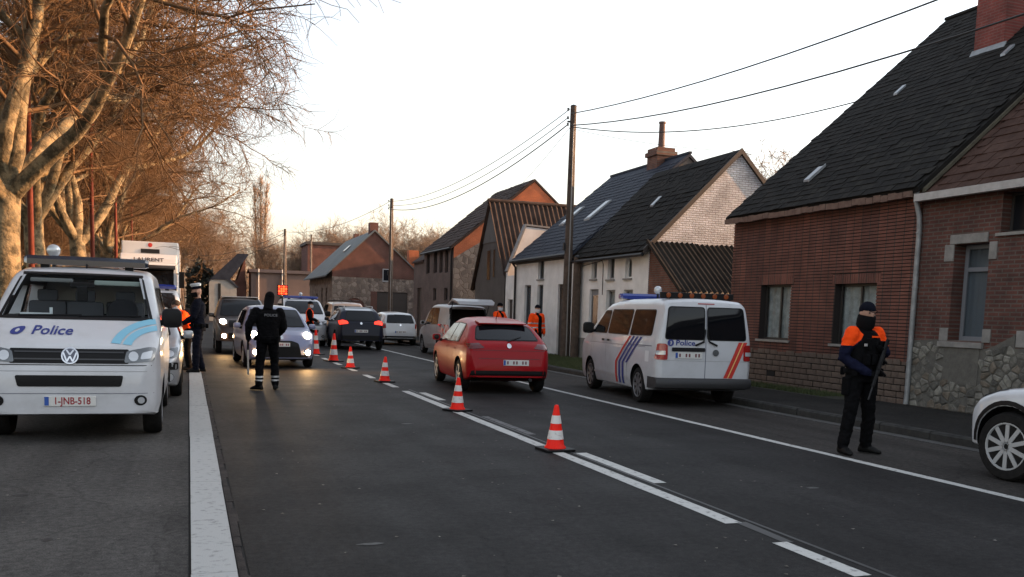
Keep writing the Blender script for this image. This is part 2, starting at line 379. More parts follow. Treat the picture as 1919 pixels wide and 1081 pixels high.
# ------------------------------------------------------------ buildings
XW = 12.8
BRICK_A = M('brick_old', (.125, .046, .034), .9, 0, (.085, .034, .027), 3, mode='brick', bh=.072, bw=.225, mortar=(.115, .092, .08), msize=.013)
BRICK_B = M('brick_course', (.180, .070, .050), .85, 0, (.120, .048, .037), 2.2, mode='brick', bh=5, bw=.235, mortar=(.07, .05, .042), msize=.012)
MORT_B = M('mortar_dark', (.018, .014, .013), .95)
BRICK_C = M('brick_side', (.20, .075, .045), .9, 0, (.15, .06, .04), 3, mode='brick', mortar=(.14, .11, .09))
BRICK_CX = M('brick_side_x', (.20, .075, .045), .9, 0, (.15, .06, .04), 3, mode='brick', mortar=(.14, .11, .09), axis='xz')
BRICK_H = M('brick_far', (.15, .05, .037), .9, 0, (.12, .042, .032), 1.2, mode='brick', mortar=(.15, .10, .08), axis='xz')
BRICK_G = M('brick_pinkish', (.135, .098, .09), .9, 0, (.115, .08, .073), 1.2, mode='brick', mortar=(.12, .10, .095))
BRICK_OR = M('brick_orange', (.42, .12, .045), .9, 0, (.36, .10, .04), 1.2, mode='brick', mortar=(.36, .14, .08), axis='xz', msize=.008)
WHITEBR = M('whitewashed_brick', (.74, .76, .82), .85, 0, (.62, .64, .69), 2.5, mode='brick', mortar=(.38, .36, .36), axis='xz', bdist=.03)
WHITEW = M('white_render', (.62, .615, .60), .85, 0, (.78, .775, .76), 1.4, .35, 20, detail=10)
PLINTH = M('grey_plinth', (.16, .16, .155), .9, 0, (.24, .24, .23), 3, .3, 30)
STONES = [M('rubble_stone_dark', (.050, .049, .044), .9, 0, (.11, .105, .092), 7, .6, 35), M('rubble_stone_light', (.12, .115, .10), .9, 0, (.26, .25, .215), 8, .6, 35), M('rubble_stone_brown', (.09, .073, .055), .9, 0, (.17, .145, .115), 7, .6, 35)]
STONE = M('rubble_stone', (.075, .072, .063), .9, 0, (.20, .19, .165), 6, .6, 35)
STONEM = M('rubble_mortar', (.085, .08, .072), .95, 0, (.12, .115, .10), 8, .5, 40)
STONEB = M('plinth_block', (.085, .062, .05), .92, 0, (.15, .11, .085), 3.3, .6, 30)
STONEFAR = M('stone_far', (.11, .085, .07), .9, 0, (.27, .215, .18), 3.6, mode='stone', mortar=(.15, .11, .09))
BLUESTONE = M('blue_stone', (.17, .165, .155), .8, 0, (.26, .25, .235), 5, .3, 40)
SLATE_B = M('tile_black', (.009, .0085, .008), .85, 0, (.020, .018, .016), 2.5, .5, 30, spec=.12)
SLATE_BL = M('tile_black_light', (.014, .013, .012), .85, 0, (.027, .025, .021), 6, .5, 30, spec=.12)
SLATE_E = M('slate_blue', (.020, .024, .036), .65, 0, (.034, .040, .055), 2, .3, 30, spec=.12)
TILE_A = M('tile_brown', (.045, .024, .018), .85, 0, (.075, .042, .032), 3, .5, 30, spec=.12)
TILE_G = M('tile_dark_brown', (.040, .028, .025), .85, 0, (.062, .044, .038), 1.5, .5, 20, spec=.12)
TILE_H = M('slate_grey_green', (.085, .098, .10), .75, 0, (.12, .13, .13), .8, .3, 20)
CORR = M('corrugated_grey', (.016, .014, .012), .85, 0, (.030, .026, .022), 2.5, spec=.15)
CORRB = M('corrugated_brown', (.036, .024, .019), .85, 0, (.075, .05, .04), 1.6, spec=.15)
DARKCLAD = M('dark_cladding', (.060, .052, .048), .9, 0, (.082, .072, .067), 2, .2, 20)
GREYCLAD = M('grey_cladding', (.085, .083, .08), .9, 0, (.11, .108, .105), 2, .2, 20)
FASCIA = M('fascia_rust', (.11, .065, .05), .9, 0, (.17, .11, .085), 6, .5, 30)
GUTTER = M('gutter_white', (.36, .35, .34), .6, 0, (.46, .45, .44), 6)
ZINC = M('zinc', (.20, .21, .215), .55, .4, (.30, .31, .32), 7)
FRAMEW = M('window_frame_white', (.34, .34, .35), .6)
FRAMEG = M('window_frame_grey', (.17, .18, .20), .6)
FRAMED = M('window_frame_dark', (.03, .027, .025), .6)
CURTAIN = M('curtain', (.32, .32, .31), .9, 0, (.52, .52, .50), 6)
CURTAIN2 = M('curtain_grey', (.15, .16, .18), .9)
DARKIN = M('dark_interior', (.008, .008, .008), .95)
SILL = M('sill_stone', (.20, .19, .175), .85, 0, (.27, .26, .24), 9)
SHUTTER = M('blind_grey', (.24, .23, .215), .8)
DOORP = M('door_dark', (.045, .035, .03), .7)
FLASH = M('roof_window_glass', (.26, .28, .30), .15, .1)

def wallX(X, y0, y1, z0, z1, holes, depth=.16):
    mb = MB(); ys = sorted({y0, y1, *[h[k] for h in holes for k in (0, 1)]}); zs = sorted({z0, z1, *[h[k] for h in holes for k in (2, 3)]})
    for a, b in zip(ys, ys[1:]):
        for c, d in zip(zs, zs[1:]):
            my, mz = (a+b)/2, (c+d)/2
            if any(h[0] < my < h[1] and h[2] < mz < h[3] for h in holes): continue
            mb.add([(X, a, c), (X, b, c), (X, b, d), (X, a, d)], [(0, 1, 2, 3)])
    for (a, b, c, d) in holes:
        q = X+depth
        mb.add([(X, a, c), (X, b, c), (X, b, d), (X, a, d), (q, a, c), (q, b, c), (q, b, d), (q, a, d)], [(0, 4, 5, 1), (1, 5, 6, 2), (2, 6, 7, 3), (3, 7, 4, 0)])
    return mb
def window(P, X, a, b, c, d, cols=2, rows=1, fm=FRAMEG, curtain=None, glass=GLASSB, t=.05, depth=.16, sill=SILL, tr=None, arch=False):
    """window at wall plane X; frame, panes, sill, curtain or blind behind"""
    q = X+depth-.045
    f = MB(); f.box(q, q+.045, a, a+t, c, d); f.box(q, q+.045, b-t, b, c, d); f.box(q, q+.045, a+t, b-t, c, c+t); f.box(q, q+.045, a+t, b-t, d-t, d)
    for k in range(1, cols): y_ = a+(b-a)*k/cols; f.box(q+.002, q+.043, y_-t*.5, y_+t*.5, c+t, d-t)
    rz = [c+(d-c)*k/rows for k in range(1, rows)] if tr is None else [tr]
    for z_ in rz: f.box(q+.004, q+.041, a+t, b-t, z_-t*.5, z_+t*.5)
    if arch:
        n = 8; r_ = (b-a)/2
        for sgn in (-1, 1):
            pts = [((a+b)/2+sgn*r_, d-r_), ((a+b)/2+sgn*r_, d)]+[((a+b)/2+sgn*r_*math.sin(t_*math.pi/2/n), d-r_+r_*math.cos(t_*math.pi/2/n)) for t_ in range(n+1)]
            f.prism(pts, 'x', X-.003, q+.05)
    wnd = f.build('window', fm if not arch else P_WALLMAT, P, world=True)
    ys = [a+(b-a)*k/cols for k in range(cols+1)]; zs = [c]+rz+[d]
    for y0, y1 in zip(ys, ys[1:]):
        for z0, z1 in zip(zs, zs[1:]):
            MB().box(q+.018, q+.024, y0+t*.4, y1-t*.4, z0+t*.4, z1-t*.4).build('pane', glass, wnd)
    if curtain:
        m_ = MB(); n = 14
        row = [(q+.07+.015*math.sin(k*2.3)+.01*math.sin(k*1.1), a+(b-a)*k/n) for k in range(n+1)]
        m_.add([(x, y_, c) for x, y_ in row]+[(x, y_, d) for x, y_ in row], [(k, k+1, n+2+k, n+1+k) for k in range(n)])
        m_.build('curtain', curtain, wnd)
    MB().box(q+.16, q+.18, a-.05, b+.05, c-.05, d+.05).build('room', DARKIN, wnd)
    if sill: MB().box(X-.06, X+depth-.05, a-.05, b+.05, c-.055, c-.003).build('sill', sill, wnd)
    return wnd
CLEAR = None
def clear_glass():
    m = bpy.data.materials.new('clear_glass'); m.use_nodes = True; n = m.node_tree.nodes; L = m.node_tree.links
    b = n['Principled BSDF']; out = [x for x in n if x.type == 'OUTPUT_MATERIAL'][0]
    b.inputs['Base Color'].default_value = (.01, .012, .014, 1); b.inputs['Roughness'].default_value = .04
    tr = n.new('ShaderNodeBsdfTransparent'); tr.inputs[0].default_value = (.88, .91, .92, 1); mx = n.new('ShaderNodeMixShader')
    lw = n.new('ShaderNodeLayerWeight'); lw.inputs[0].default_value = .5; fr = n.new('ShaderNodeMath'); fr.operation = 'POWER'; fr.inputs[1].default_value = 5; L.new(lw.outputs['Facing'], fr.inputs[0])
    ad = n.new('ShaderNodeMath'); ad.operation = 'MULTIPLY_ADD'; ad.inputs[1].default_value = .9; ad.inputs[2].default_value = .04; ad.use_clamp = True
    L.new(fr.outputs[0], ad.inputs[0]); L.new(ad.outputs[0], mx.inputs[0]); L.new(tr.outputs[0], mx.inputs[1]); L.new(b.outputs[0], mx.inputs[2]); L.new(mx.outputs[0], out.inputs[0])
    return m
CLEAR = clear_glass()

_tile = {}
def tile_mesh(w_, l_, t, mat):
    k = (w_, l_, t, mat.name)
    if k not in _tile:
        mb = MB(); mb.box(-w_/2, w_/2, 0, l_, 0, t); me = mb.mesh('tile'); me.materials.append(mat); _tile[k] = me
    return _tile[k]
def tiles(roof, o, u, v, W, Ls, tw, tl, mat, mat2=None, single=0, t=.02, jit=.012, seed=1, crest=0):
    """rows of tiles laid on a slope: o = eave corner, u along the eave, v up the slope.  the nearest `single` ones are parts, the rest one field"""
    rg = random.Random(seed); u = Vector(u).normalized(); v = Vector(v).normalized(); n_ = u.cross(v)
    if n_.z < 0: n_ = -n_
    o = Vector(o); items = []
    nu = int(W/tw); nv = int(Ls/tl)
    for j in range(nv):
        sag = crest*math.sin(j*.7)*.01
        for i in range(nu):
            off = (tw*.5 if j % 2 else 0)
            p = o+u*((i+.5)*tw+off)+v*(j*tl)+n_*(.006+rg.uniform(0, jit)+sag)
            if (i+.5)*tw+off > W-tw*.3: continue
            ca = Vector((0, 0, HC)); d = (p-ca).length
            tilt = .05+rg.uniform(-.015, .02); tw_ = rg.uniform(-.02, .02)
            uu = (u+v*tw_).normalized(); vv = (v-u*tw_-n_*tilt).normalized(); nn = uu.cross(vv)
            if nn.dot(n_) < 0: nn = -nn
            items.append((d, p+n_*tilt*tl, uu, vv, nn, rg.random()))
    items.sort(key=lambda a: a[0])
    loc = roof.location if roof.parent else Vector((0, 0, 0))
    for k in range(min(single, len(items))):
        d, p, uu, vv, nn, rr = items[k]
        me = tile_mesh(tw*.96, tl*1.12, t, mat2 if (mat2 and rr < .3) else mat)
        ob = bpy.data.objects.new('tile', me); COL.objects.link(ob); ob.parent = roof
        ob.matrix_local = Matrix(((uu.x, vv.x, nn.x, p.x), (uu.y, vv.y, nn.y, p.y), (uu.z, vv.z, nn.z, p.z), (0, 0, 0, 1)))
    mb = MB(); w2 = tw*.48; l2 = tl*1.12
    for d, p, uu, vv, nn, rr in items[single:]:
        q = [p-uu*w2, p+uu*w2, p+uu*w2+vv*l2, p-uu*w2+vv*l2]; tp = [a+nn*t for a in q]
        mb.add(q+tp, [(4, 5, 6, 7), (0, 1, 5, 4), (1, 2, 6, 5), (3, 0, 4, 7)])
    if mb.f: mb.build('tile_field', mat, roof, kind='stuff', fix=False)
def gable_roof(P, x0, xr, x1, z0, zr, y0, y1, mat, over=.12, ev=.15, th=.10, z1=None):
    """two slopes with ridge along Y"""
    z1 = z0 if z1 is None else z1
    s0 = (zr-z0)/(xr-x0); s1 = (zr-z1)/(x1-xr)
    mb = MB()
    mb.prism([(x0-ev, z0-ev*s0), (xr, zr), (x1+ev, z1-ev*s1), (x1+ev, z1-ev*s1+th), (xr, zr+th*1.25), (x0-ev, z0-ev*s0+th)], 'y', y0-over, y1+over)
    return mb.build('roof', mat, P, world=True)
def box_part(P, name, mat, *b, bevel=0): return MB().box(*b).build(name, mat, P, world=True, bevel=bevel)

# --- house B: long brick front, black tiled roof, tall chimney
B = thing('brick_house', 'long low red brick house with steep black tiled roof and brick chimney', 'house', (16, 16.6, 0))
BY0, BY1 = 13.58, 19.75
bw = [(17.34, 18.50, 1.19, 2.45), (14.62, 15.86, 1.18, 2.42)]
wallX(XW, BY0, BY1, 0, 4.25, bw, .2).build('wall', MORT_B, B, world=True)
# raised brick courses
cz = .92; k = 0
while cz < 4.14:
    segs = [(BY0+.01, BY1)]
    for (a, b, c, d) in bw:
        lt = d+.21 if True else d
        if c-.02 < cz+.03 < d: segs = [s for p in segs for s in ((p[0], min(p[1], a)), (max(p[0], b), p[1])) if s[1]-s[0] > .02]
        elif d <= cz+.03 < lt: segs = [s for p in segs for s in ((p[0], min(p[1], a-.1)), (max(p[0], b+.1), p[1])) if s[1]-s[0] > .02]
    for (a, b) in segs:
        pr = random.uniform(.010, .016)
        MB().box(XW-pr-.006, XW+.002, a, b, cz, cz+.049).build('brick_course', BRICK_B, B, world=True, fix=False)
    cz += .0665
for (a, b, c, d) in bw:          # soldier course lintels
    y_ = a-.09
    while y_ < b+.08: MB().box(XW-.018, XW+.002, y_, y_+.058, d+.005, d+.2).build('lintel_brick', BRICK_B, B, world=True, fix=False); y_ += .068
# stone block plinth
z_ = .1; rw = 0; pm = {}
while z_ < .86:
    h_ = .125; y_ = BY0+.02+(rw % 2)*.11
    while y_ < BY1-.1:
        l_ = random.choice([.2, .24, .28, .32])
        key = l_
        if key not in pm:
            m_ = MB(); m_.box(-.02, .01, 0, l_-.018, 0, h_-.016); me = m_.mesh('plinth_block'); bm = bmesh.new(); bm.from_mesh(me); bmesh.ops.recalc_face_normals(bm, faces=bm.faces)
            bmesh.ops.bevel(bm, geom=[e for e in bm.edges], offset=.008, segments=1, affect='EDGES'); bm.to_mesh(me); bm.free(); me.materials.append(STONEB); pm[key] = me
        if not (17.75 < y_ < 18.05 and .3 < z_ < .45):
            o = bpy.data.objects.new('plinth_block', pm[key]); COL.objects.link(o); o.parent = B
            o.location = (XW-16+random.uniform(-.012, .008), min(y_, BY1-l_)-16.6, z_)
        y_ += l_
    z_ += h_; rw += 1
box_part(B, 'cellar_vent', DARKIN, XW-.012, XW+.01, 17.78, 18.0, .34, .5)
for i, (a, b, c, d) in enumerate(bw): window(B, XW, a, b, c, d, 2, 1, FRAMED, CURTAIN, CLEAR, .045, .2)
rb = gable_roof(B, XW, 19.0, 25.2, 4.22, 9.58, BY0+.02, BY1, SLATE_B, .1, .22)
sl_ = (9.58-4.22)/6.2; vv = Vector((1, 0, sl_)).normalized()
tiles(rb, (XW-.25, BY0-.03, 4.22-.25*sl_+.105), (0, 1, 0), (1, 0, sl_), BY1-BY0+.12, 8.4, .205, .21, SLATE_B, SLATE_BL, 300, .014, .012, 3)
MB().prism([(XW-.02, 4.0), (XW-.20, 4.03), (XW-.20, 4.14), (XW-.02, 4.16)], 'y', BY0+.03, BY1+.02).build('eaves_board', FASCIA, B, world=True)
y_ = BY0+.05
while y_ < BY1: MB().box(XW-.262+random.uniform(-.008, .008), XW-.19, y_, y_+.19, 3.955+random.uniform(-.012, .012), 4.075+random.uniform(-.012, .012)).build('eaves_tile', FASCIA, B, world=True, fix=False); y_ += .2
MB().box(18.94, 19.06, BY0-.05, BY1+.1, 9.69, 9.76).build('ridge', SLATE_BL, rb)
CH_B = M('brick_chimney', (.24, .05, .04), .9, 0, (.19, .045, .035), 3, mode='brick', mortar=(.20, .09, .075))
ch = MB().box(16.7, 17.5, 15.75, 16.55, 6.9, 10.6).build('chimney', CH_B, B, world=True)
MB().box(16.65, 17.55, 15.70, 16.60, 10.6, 10.75).build('chimney_cap', CH_B, ch)
MB().prism([(16.62, 7.35), (17.58, 8.18), (17.58, 8.32), (16.62, 7.60)], 'y', 15.66, 15.745).build('flashing', ZINC, ch)
MB().prism([(16.60, 7.50), (16.695, 7.58), (16.695, 7.80), (16.60, 7.62)], 'y', 15.67, 16.6).build('flashing', ZINC, ch)
def slope_box(P, xa, xb, y0, y1, f, t, mat, name, h=.05):
    MB().prism([(xa, f(xa)+h), (xb, f(xb)+h), (xb, f(xb)+h+t), (xa, f(xa)+h+t)], 'y', y0, y1).build(name, mat, P)
fB = lambda x: 4.22+(x-XW)*sl_+.11
slope_box(rb, 13.28, 13.66, 17.6, 17.80, fB, .05, FLASH, 'skylight'); slope_box(rb, 13.25, 13.69, 17.57, 17.598, fB, .07, ZINC, 'skylight_frame')
slope_box(rb, 15.9, 16.15, 17.97, 18.09, fB, .05, FLASH, 'glass_tile'); slope_box(rb, 16.2, 16.45, 15.22, 15.34, fB, .05, FLASH, 'glass_tile')

# --- house A: brick over rubble stone, tall window, white gutter
A = thing('brick_house', 'old brick house with rubble stone base, tall narrow window and white gutter', 'house', (16, 8, 0))
aw = [(11.99, 12.74, 1.37, 3.05), (10.62, 11.80, 3.19, 3.86), (8.6, 9.4, 1.37, 3.05)]
wallX(XW-.012, 1.5, 13.56, 0, 3.95, aw, .31).build('wall', BRICK_A, A, world=True)
window(A, XW-.012, 11.99, 12.74, 1.37, 3.05, 1, 2, FRAMEG, CURTAIN2, CLEAR, .075, .30, None, 2.62)
window(A, XW-.012, 8.6, 9.4, 1.37, 3.05, 1, 2, FRAMEW, CURTAIN2, CLEAR, .11, .24, None, 2.62)
window(A, XW-.012, 10.62, 11.80, 3.19, 3.86, 2, 1, FRAMED, None, GLASSB, .05, .24, SILL)
for w0 in (0, -3.39):
    for nm, b in (('lintel', (12.03, 12.84, 3.06, 3.22)), ('sill', (11.95, 12.92, 1.245, 1.345))):
        MB().box(XW-.075 if nm == 'sill' else XW-.04, XW+.1, b[0]+w0, b[1]+w0, b[2], b[3]).build(nm, BLUESTONE, A, world=True, bevel=.008)
    for b in ((12.745, 12.95, 2.76, 3.055), (11.83, 11.985, 2.76, 3.055), (12.745, 12.93, 1.35, 1.58), (11.82, 11.985, 1.35, 1.58)):
        MB().box(XW-.035, XW+.08, b[0]+w0, b[1]+w0, b[2], b[3]).build('corner_block', BLUESTONE, A, world=True, bevel=.008)
MB().box(XW-.035, XW+.05, 11.0, 11.3, 1.30, 1.57).build('corner_block', BLUESTONE, A, world=True, bevel=.008)
# rubble stone base: bed of mortar with every stone its own piece
MB().prism([(7, .1), (13.54, .1), (13.54, 1.34), (12.95, 1.36), (12.94, 1.24), (11.9, 1.24), (11.72, 1.30), (11.32, 1.5), (11.31, 1.28), (7, 1.28)], 'x', XW-.032, XW-.005).build('mortar_bed', STONEM, A, world=True)
def clip(poly, p, q):
    """keep the part of poly nearer to p than q"""
    mx, my = (p[0]+q[0])/2, (p[1]+q[1])/2; nx, ny = q[0]-p[0], q[1]-p[1]; out = []
    for i in range(len(poly)):
        a, b = poly[i], poly[(i+1) % len(poly)]; da = (a[0]-mx)*nx+(a[1]-my)*ny; db = (b[0]-mx)*nx+(b[1]-my)*ny
        if da <= 0: out.append(a)
        if da*db < 0: t = da/(da-db); out.append((a[0]+(b[0]-a[0])*t, a[1]+(b[1]-a[1])*t))
    return out
rg = random.Random(5); seeds = []
for _ in range(4000):
    p = (rg.uniform(9.8, 13.5), rg.uniform(.14, 1.42))
    md = .07+.13*rg.random()
    if all(math.hypot((p[0]-q[0])/1.5, p[1]-q[1]) > md for q in seeds): seeds.append(p)
top = [(9.7, 1.26), (11.30, 1.26), (11.31, 1.48), (11.72, 1.28), (11.9, 1.22), (12.94, 1.22), (12.95, 1.34), (13.53, 1.32)]
for p in seeds:
    if p[1] > lerp(top, p[0])-.03: continue
    if 12.0 < p[0] < 12.75 and .62 < p[1] < 1.25: continue        # rendered patch under the window
    tp = lerp(top, p[0]); poly = [(p[0]-.3, .11), (p[0]+.3, .11), (p[0]+.3, lerp(top, p[0]+.1)), (p[0]-.3, lerp(top, p[0]-.1))]
    poly = [(min(13.53, a), b) for a, b in poly]
    for q in seeds:
        if q is not p and abs(q[0]-p[0]) < .6: poly = clip(poly, p, q)
        if len(poly) < 3: break
    if len(poly) < 3: continue
    c = (sum(a for a, b in poly)/len(poly), sum(b for a, b in poly)/len(poly))
    s1 = []; s2 = []
    for a, b in poly:
        d_ = math.hypot(a-c[0], b-c[1])+1e-6; f1 = max(.3, 1-.014/d_); f2 = max(.2, 1-.038/d_)
        s1.append((c[0]+(a-c[0])*f1, c[1]+(b-c[1])*f1)); s2.append((c[0]+(a-c[0])*f2, c[1]+(b-c[1])*f2))
    pr = rg.uniform(.040, .062); mb = MB()
    mb.loft([[(XW-.03, a, b) for a, b in s1], [(XW-pr+.015, a, b) for a, b in s1], [(XW-pr, a, b+rg.uniform(-.004, .004)) for a, b in s2]])
    if rg.random() < .10: continue
    mb.build('stone', rg.choice(STONES+[STONE, STONE]), A, world=True)
MB().box(XW-.045, XW-.031, 12.0, 12.78, .6, 1.235).build('render_patch', STONEM, A, world=True)
sA = .88
ra = gable_roof(A, XW, 18.8, 24.8, 3.98, 3.98+6*sA, 1.5, 13.50, TILE_A, .04, .15)
tiles(ra, (XW-.17, 6.2, 3.98-.17*sA+.105), (0, 1, 0), (1, 0, sA), 7.25, 7.8, .225, .28, TILE_A, None, 300, .022, .014, 4)
MB().prism([(XW-.30, 3.86), (XW-.31, 3.99), (XW-.17, 3.985), (XW-.18, 3.86)], 'y', 1.6, 13.50).build('gutter', GUTTER, A, world=True)
MB().prism([(XW-.1, 3.985+.06), (18.6, 3.98+5.8*sA+.13), (18.6, 3.98+5.8*sA+.2), (XW-.1, 3.98+.14)], 'y', 13.45, 13.53).build('verge_mortar', M('verge_mortar', (.05, .043, .03), .95, 0, (.10, .088, .06), 4), A, world=True)
dp = MB(); dp.tube([(XW-.16, 13.60, 4.12), (XW-.15, 13.60, 3.90), (XW-.09, 13.56, 3.62), (XW-.075, 13.55, 3.4), (XW-.075, 13.55, .35), (XW-.085, 13.55, .13)], .048, 10)
o = dp.build('downpipe', ZINC, A, smooth=50, world=True)
for z_ in (.9, 2.3, 3.3): MB().lathe([(.056, z_), (.056, z_+.03)], (XW-.075, 13.55, 0), 'z', 10).build('pipe_clip', ZINC, o)

# --- annex C: lean-to with corrugated roof
C = thing('lean_to_shed', 'brick lean-to shed with dark corrugated roof below the white gable', 'shed', (14.5, 22.8, 0))
MB().prism([(22.32, 0), (24.18, 0), (24.18, 3.68), (22.32, 2.36)], 'x', XW+.01, XW+.2).build('wall', BRICK_C, C, world=True)
MB().box(XW+.2, 17.8, 22.32, 22.5, 0, 2.32).build('wall', BRICK_CX, C, world=True)
def corrugated(P, p0, u, W, v, Ls, mat, pitch=.18, amp=.028, nsheet=5, name='corrugated_sheet', world=True, th=.006):
    u = Vector(u).normalized(); v = Vector(v).normalized(); n_ = u.cross(v); n_ = n_ if n_.z > 0 else -n_; p0 = Vector(p0)
    for s_ in range(nsheet):
        w0 = W*s_/nsheet; w1 = W*(s_+1)/nsheet+.03; m_ = int((w1-w0)/pitch*8)+1; mb = MB(); a = []
        up_ = random.uniform(0, .012); ln = Ls+random.uniform(-.03, .05)
        for i in range(m_+1):
            t = w0+(w1-w0)*i/m_; h = amp*math.cos(2*math.pi*t/pitch)+.002*(s_ % 2)*4+up_
            a.append((p0+u*t+n_*h, p0+u*t+n_*h+v*ln))
        mb.add([x[0] for x in a]+[x[1] for x in a]+[x[0]-n_*th for x in a], [(i, i+1, m_+2+i, m_+1+i) for i in range(m_)]+[(i, i+1, 2*m_+3+i, 2*m_+2+i) for i in range(m_)])
        mb.build(name, mat, P, smooth=180, world=world, fix=False)
corrugated(C, (XW-.12, 22.12, 2.34), (1, 0, 0), 4.9, (0, 2.06, 1.50), 2.56, CORR, .17, .03, 6)
MB().box(XW-.1, 17.7, 22.16, 22.24, 2.20, 2.30).build('eaves_beam', DOORP, C, world=True)
MB().prism([(22.10, 2.30), (24.18, 3.80), (24.18, 3.92), (22.10, 2.42)], 'x', XW-.13, XW-.07).build('verge_board', CORR, C, world=True)
YW = thing('yard_wall', 'low brick yard wall closing the gap between brick house and shed', 'wall', (13, 21, 0))
MB().box(XW+.05, XW+.25, 19.86, 22.30, 0, 1.7).build('wall', BRICK_C, YW, world=True)
MB().box(XW+.02, XW+.28, 19.86, 22.30, 1.7, 1.78).build('coping', SILL, YW, world=True)

# --- house D: white, black roof, whitewashed gable
D = thing('white_house', 'white house with black roof, arched window and whitewashed brick gable', 'house', (15.7, 26.8, 0))
P_WALLMAT = WHITEW
dw = [(27.83, 28.26, 2.84, 3.42), (26.50, 27.00, 2.80, 3.55), (25.28, 25.74, 2.80, 3.44), (27.64, 28.34, .2, 2.50), (26.38, 27.02, .95, 2.46), (25.15, 25.78, .95, 2.45)]
wallX(XW, 24.20, 29.47, 0, 3.66, dw, .14).build('wall', WHITEW, D, world=True)
for i, h in enumerate(dw):
    if i == 3:
        dd = MB().box(XW+.08, XW+.12, h[0], h[1], h[2], h[3]).build('door', FRAMEG, D, world=True)
        MB().box(XW+.07, XW+.079, h[0]+.1, h[1]-.1, 1.15, 2.3).build('door_glass', GLASSB, dd)
    else: window(D, XW, *h, cols=1, rows=2 if i > 3 else 1, fm=FRAMEW, curtain=CURTAIN if i > 2 else SHUTTER, glass=CLEAR, t=.05, depth=.14, arch=(i == 2))
MB().box(XW-.025, XW-.002, 24.2, 27.6, 0, .85).build('plinth', PLINTH, D, world=True); MB().box(XW-.025, XW-.002, 28.38, 29.4, 0, .85).build('plinth', PLINTH, D, world=True)
MB().prism([(XW+.01, 0), (XW+.01, 3.66), (15.72, 6.6), (18.64, 3.66), (18.64, 0)], 'y', 24.192, 24.42).build('gable_wall', WHITEBR, D, world=True)
rd = gable_roof(D, XW, 15.72, 18.64, 3.66, 6.62, 24.22, 29.46, SLATE_B, .07, .2)
sD = (6.62-3.66)/2.92
tiles(rd, (XW-.22, 24.12, 3.66-.22*sD+.105), (0, 1, 0), (1, 0, sD), 5.35, 4.35, .21, .24, SLATE_B, None, 0, .02, .016, 8, 1)
for sg in (-1, 1):
    pts = [(15.72, 6.60), (15.72, 6.77), (15.72+sg*3.15, 3.62), (15.72+sg*3.15, 3.44)]
    MB().prism(pts, 'y', 24.10, 24.16).build('verge_board', DOORP, D, world=True)
slope_box(rd, 14.15, 14.45, 26.65, 26.85, lambda x: 3.66+(x-XW)*sD+.11, .05, FLASH, 'skylight')
dg_ = MB(); dg_.tube([(XW-.26, 24.12, 3.45), (XW-.26, 29.4, 3.45)], .055, 8); dg_.build('gutter', DARKMETAL, D, world=True)
MB().tube([(XW-.1, 24.3, 3.5), (XW-.02, 24.25, 3.52)], .03, 6).build('bracket', GUTTER, D, world=True)
MB().tube([(XW-.05, 29.30, 3.4), (XW-.05, 29.30, .1)], .04, 8).build('downpipe', DARKMETAL, D, world=True)
# cable looping on the white front
MB().tube([(XW-.02, 29.0, 3.30), (XW-.02, 27.4, 3.42), (XW-.02, 27.32, 3.3), (XW-.02, 27.30, 2.3)], .012, 5).build('cable', DARKMETAL, D, world=True)

# --- house E: white, blue slate roof with roof windows
E_ = thing('white_house', 'white house with blue-grey slate roof and two roof windows', 'house', (17, 32.6, 0))
ew = [(32.64, 33.27, 2.96, 3.74), (33.98, 34.72, .9, 2.76), (32.66, 33.28, .9, 2.75), (30.53, 31.16, .12, 2.73)]
wallX(XW, 29.50, 35.85, 0, 3.80, ew, .14).build('wall', WHITEW, E_, world=True)
for i, h in enumerate(ew):
    if i == 3: dd = MB().box(XW+.08, XW+.12, h[0], h[1], h[2], h[3]).build('door', DOORP, E_, world=True); MB().box(XW+.07, XW+.079, h[0]+.1, h[1]-.1, 2.2, 2.6).build('door_glass', GLASSB, dd)
    else: window(E_, XW, *h, cols=1, rows=1 if i else 1, fm=FRAMEG, curtain=SHUTTER if i == 0 else CURTAIN2, glass=CLEAR, t=.045, depth=.14)
re_ = gable_roof(E_, XW, 17.03, 21.2, 3.86, 7.42, 29.55, 35.85, SLATE_E, .1, .2)
sE = (7.42-3.86)/4.23
tiles(re_, (XW-.22, 29.47, 3.86-.22*sE+.105), (0, 1, 0), (1, 0, sE), 6.45, 5.7, .30, .25, SLATE_E, None, 0, .012, .006, 9)
MB().box(16.97, 17.09, 29.4, 35.95, 7.52, 7.60).build('ridge', SLATE_E, re_)
fE = lambda x: 3.86+(x-XW)*sE+.10
for a, b in ((34.25, 34.75), (31.75, 32.25)):
    slope_box(re_, 14.2, 15.1, a, b, fE, .07, ZINC, 'roof_window_frame'); slope_box(re_, 14.26, 15.04, a+.07, b-.07, fE, .085, FLASH, 'roof_window')
MB().box(XW-.08, XW-.002, 29.5, 35.9, 3.62, 3.80).build('eaves_board', DOORP, E_, world=True)
MB().tube([(XW-.25, 29.5, 3.74), (XW-.25, 35.95, 3.74)], .06, 8).build('gutter', DARKMETAL, E_, world=True)
MB().tube([(XW-.2, 35.75, 3.7), (XW-.06, 35.72, 3.5), (XW-.06, 35.72, .1)], .045, 8).build('downpipe', DARKMETAL, E_, world=True)
MB().prism([(XW+.01, 3.66), (17.03, 7.40), (21.2, 3.8), (21.2, 3.0), (XW+.01, 3.0)], 'y', 29.5, 29.6).build('gable_wall', DARKCLAD, E_, world=True)
ce = MB().box(16.65, 17.4, 31.2, 32.0, 6.6, 8.02).build('chimney', BRICK_C, E_, world=True)
MB().box(16.58, 17.47, 31.13, 32.07, 7.72, 7.88).build('chimney_band', BRICK_C, ce)
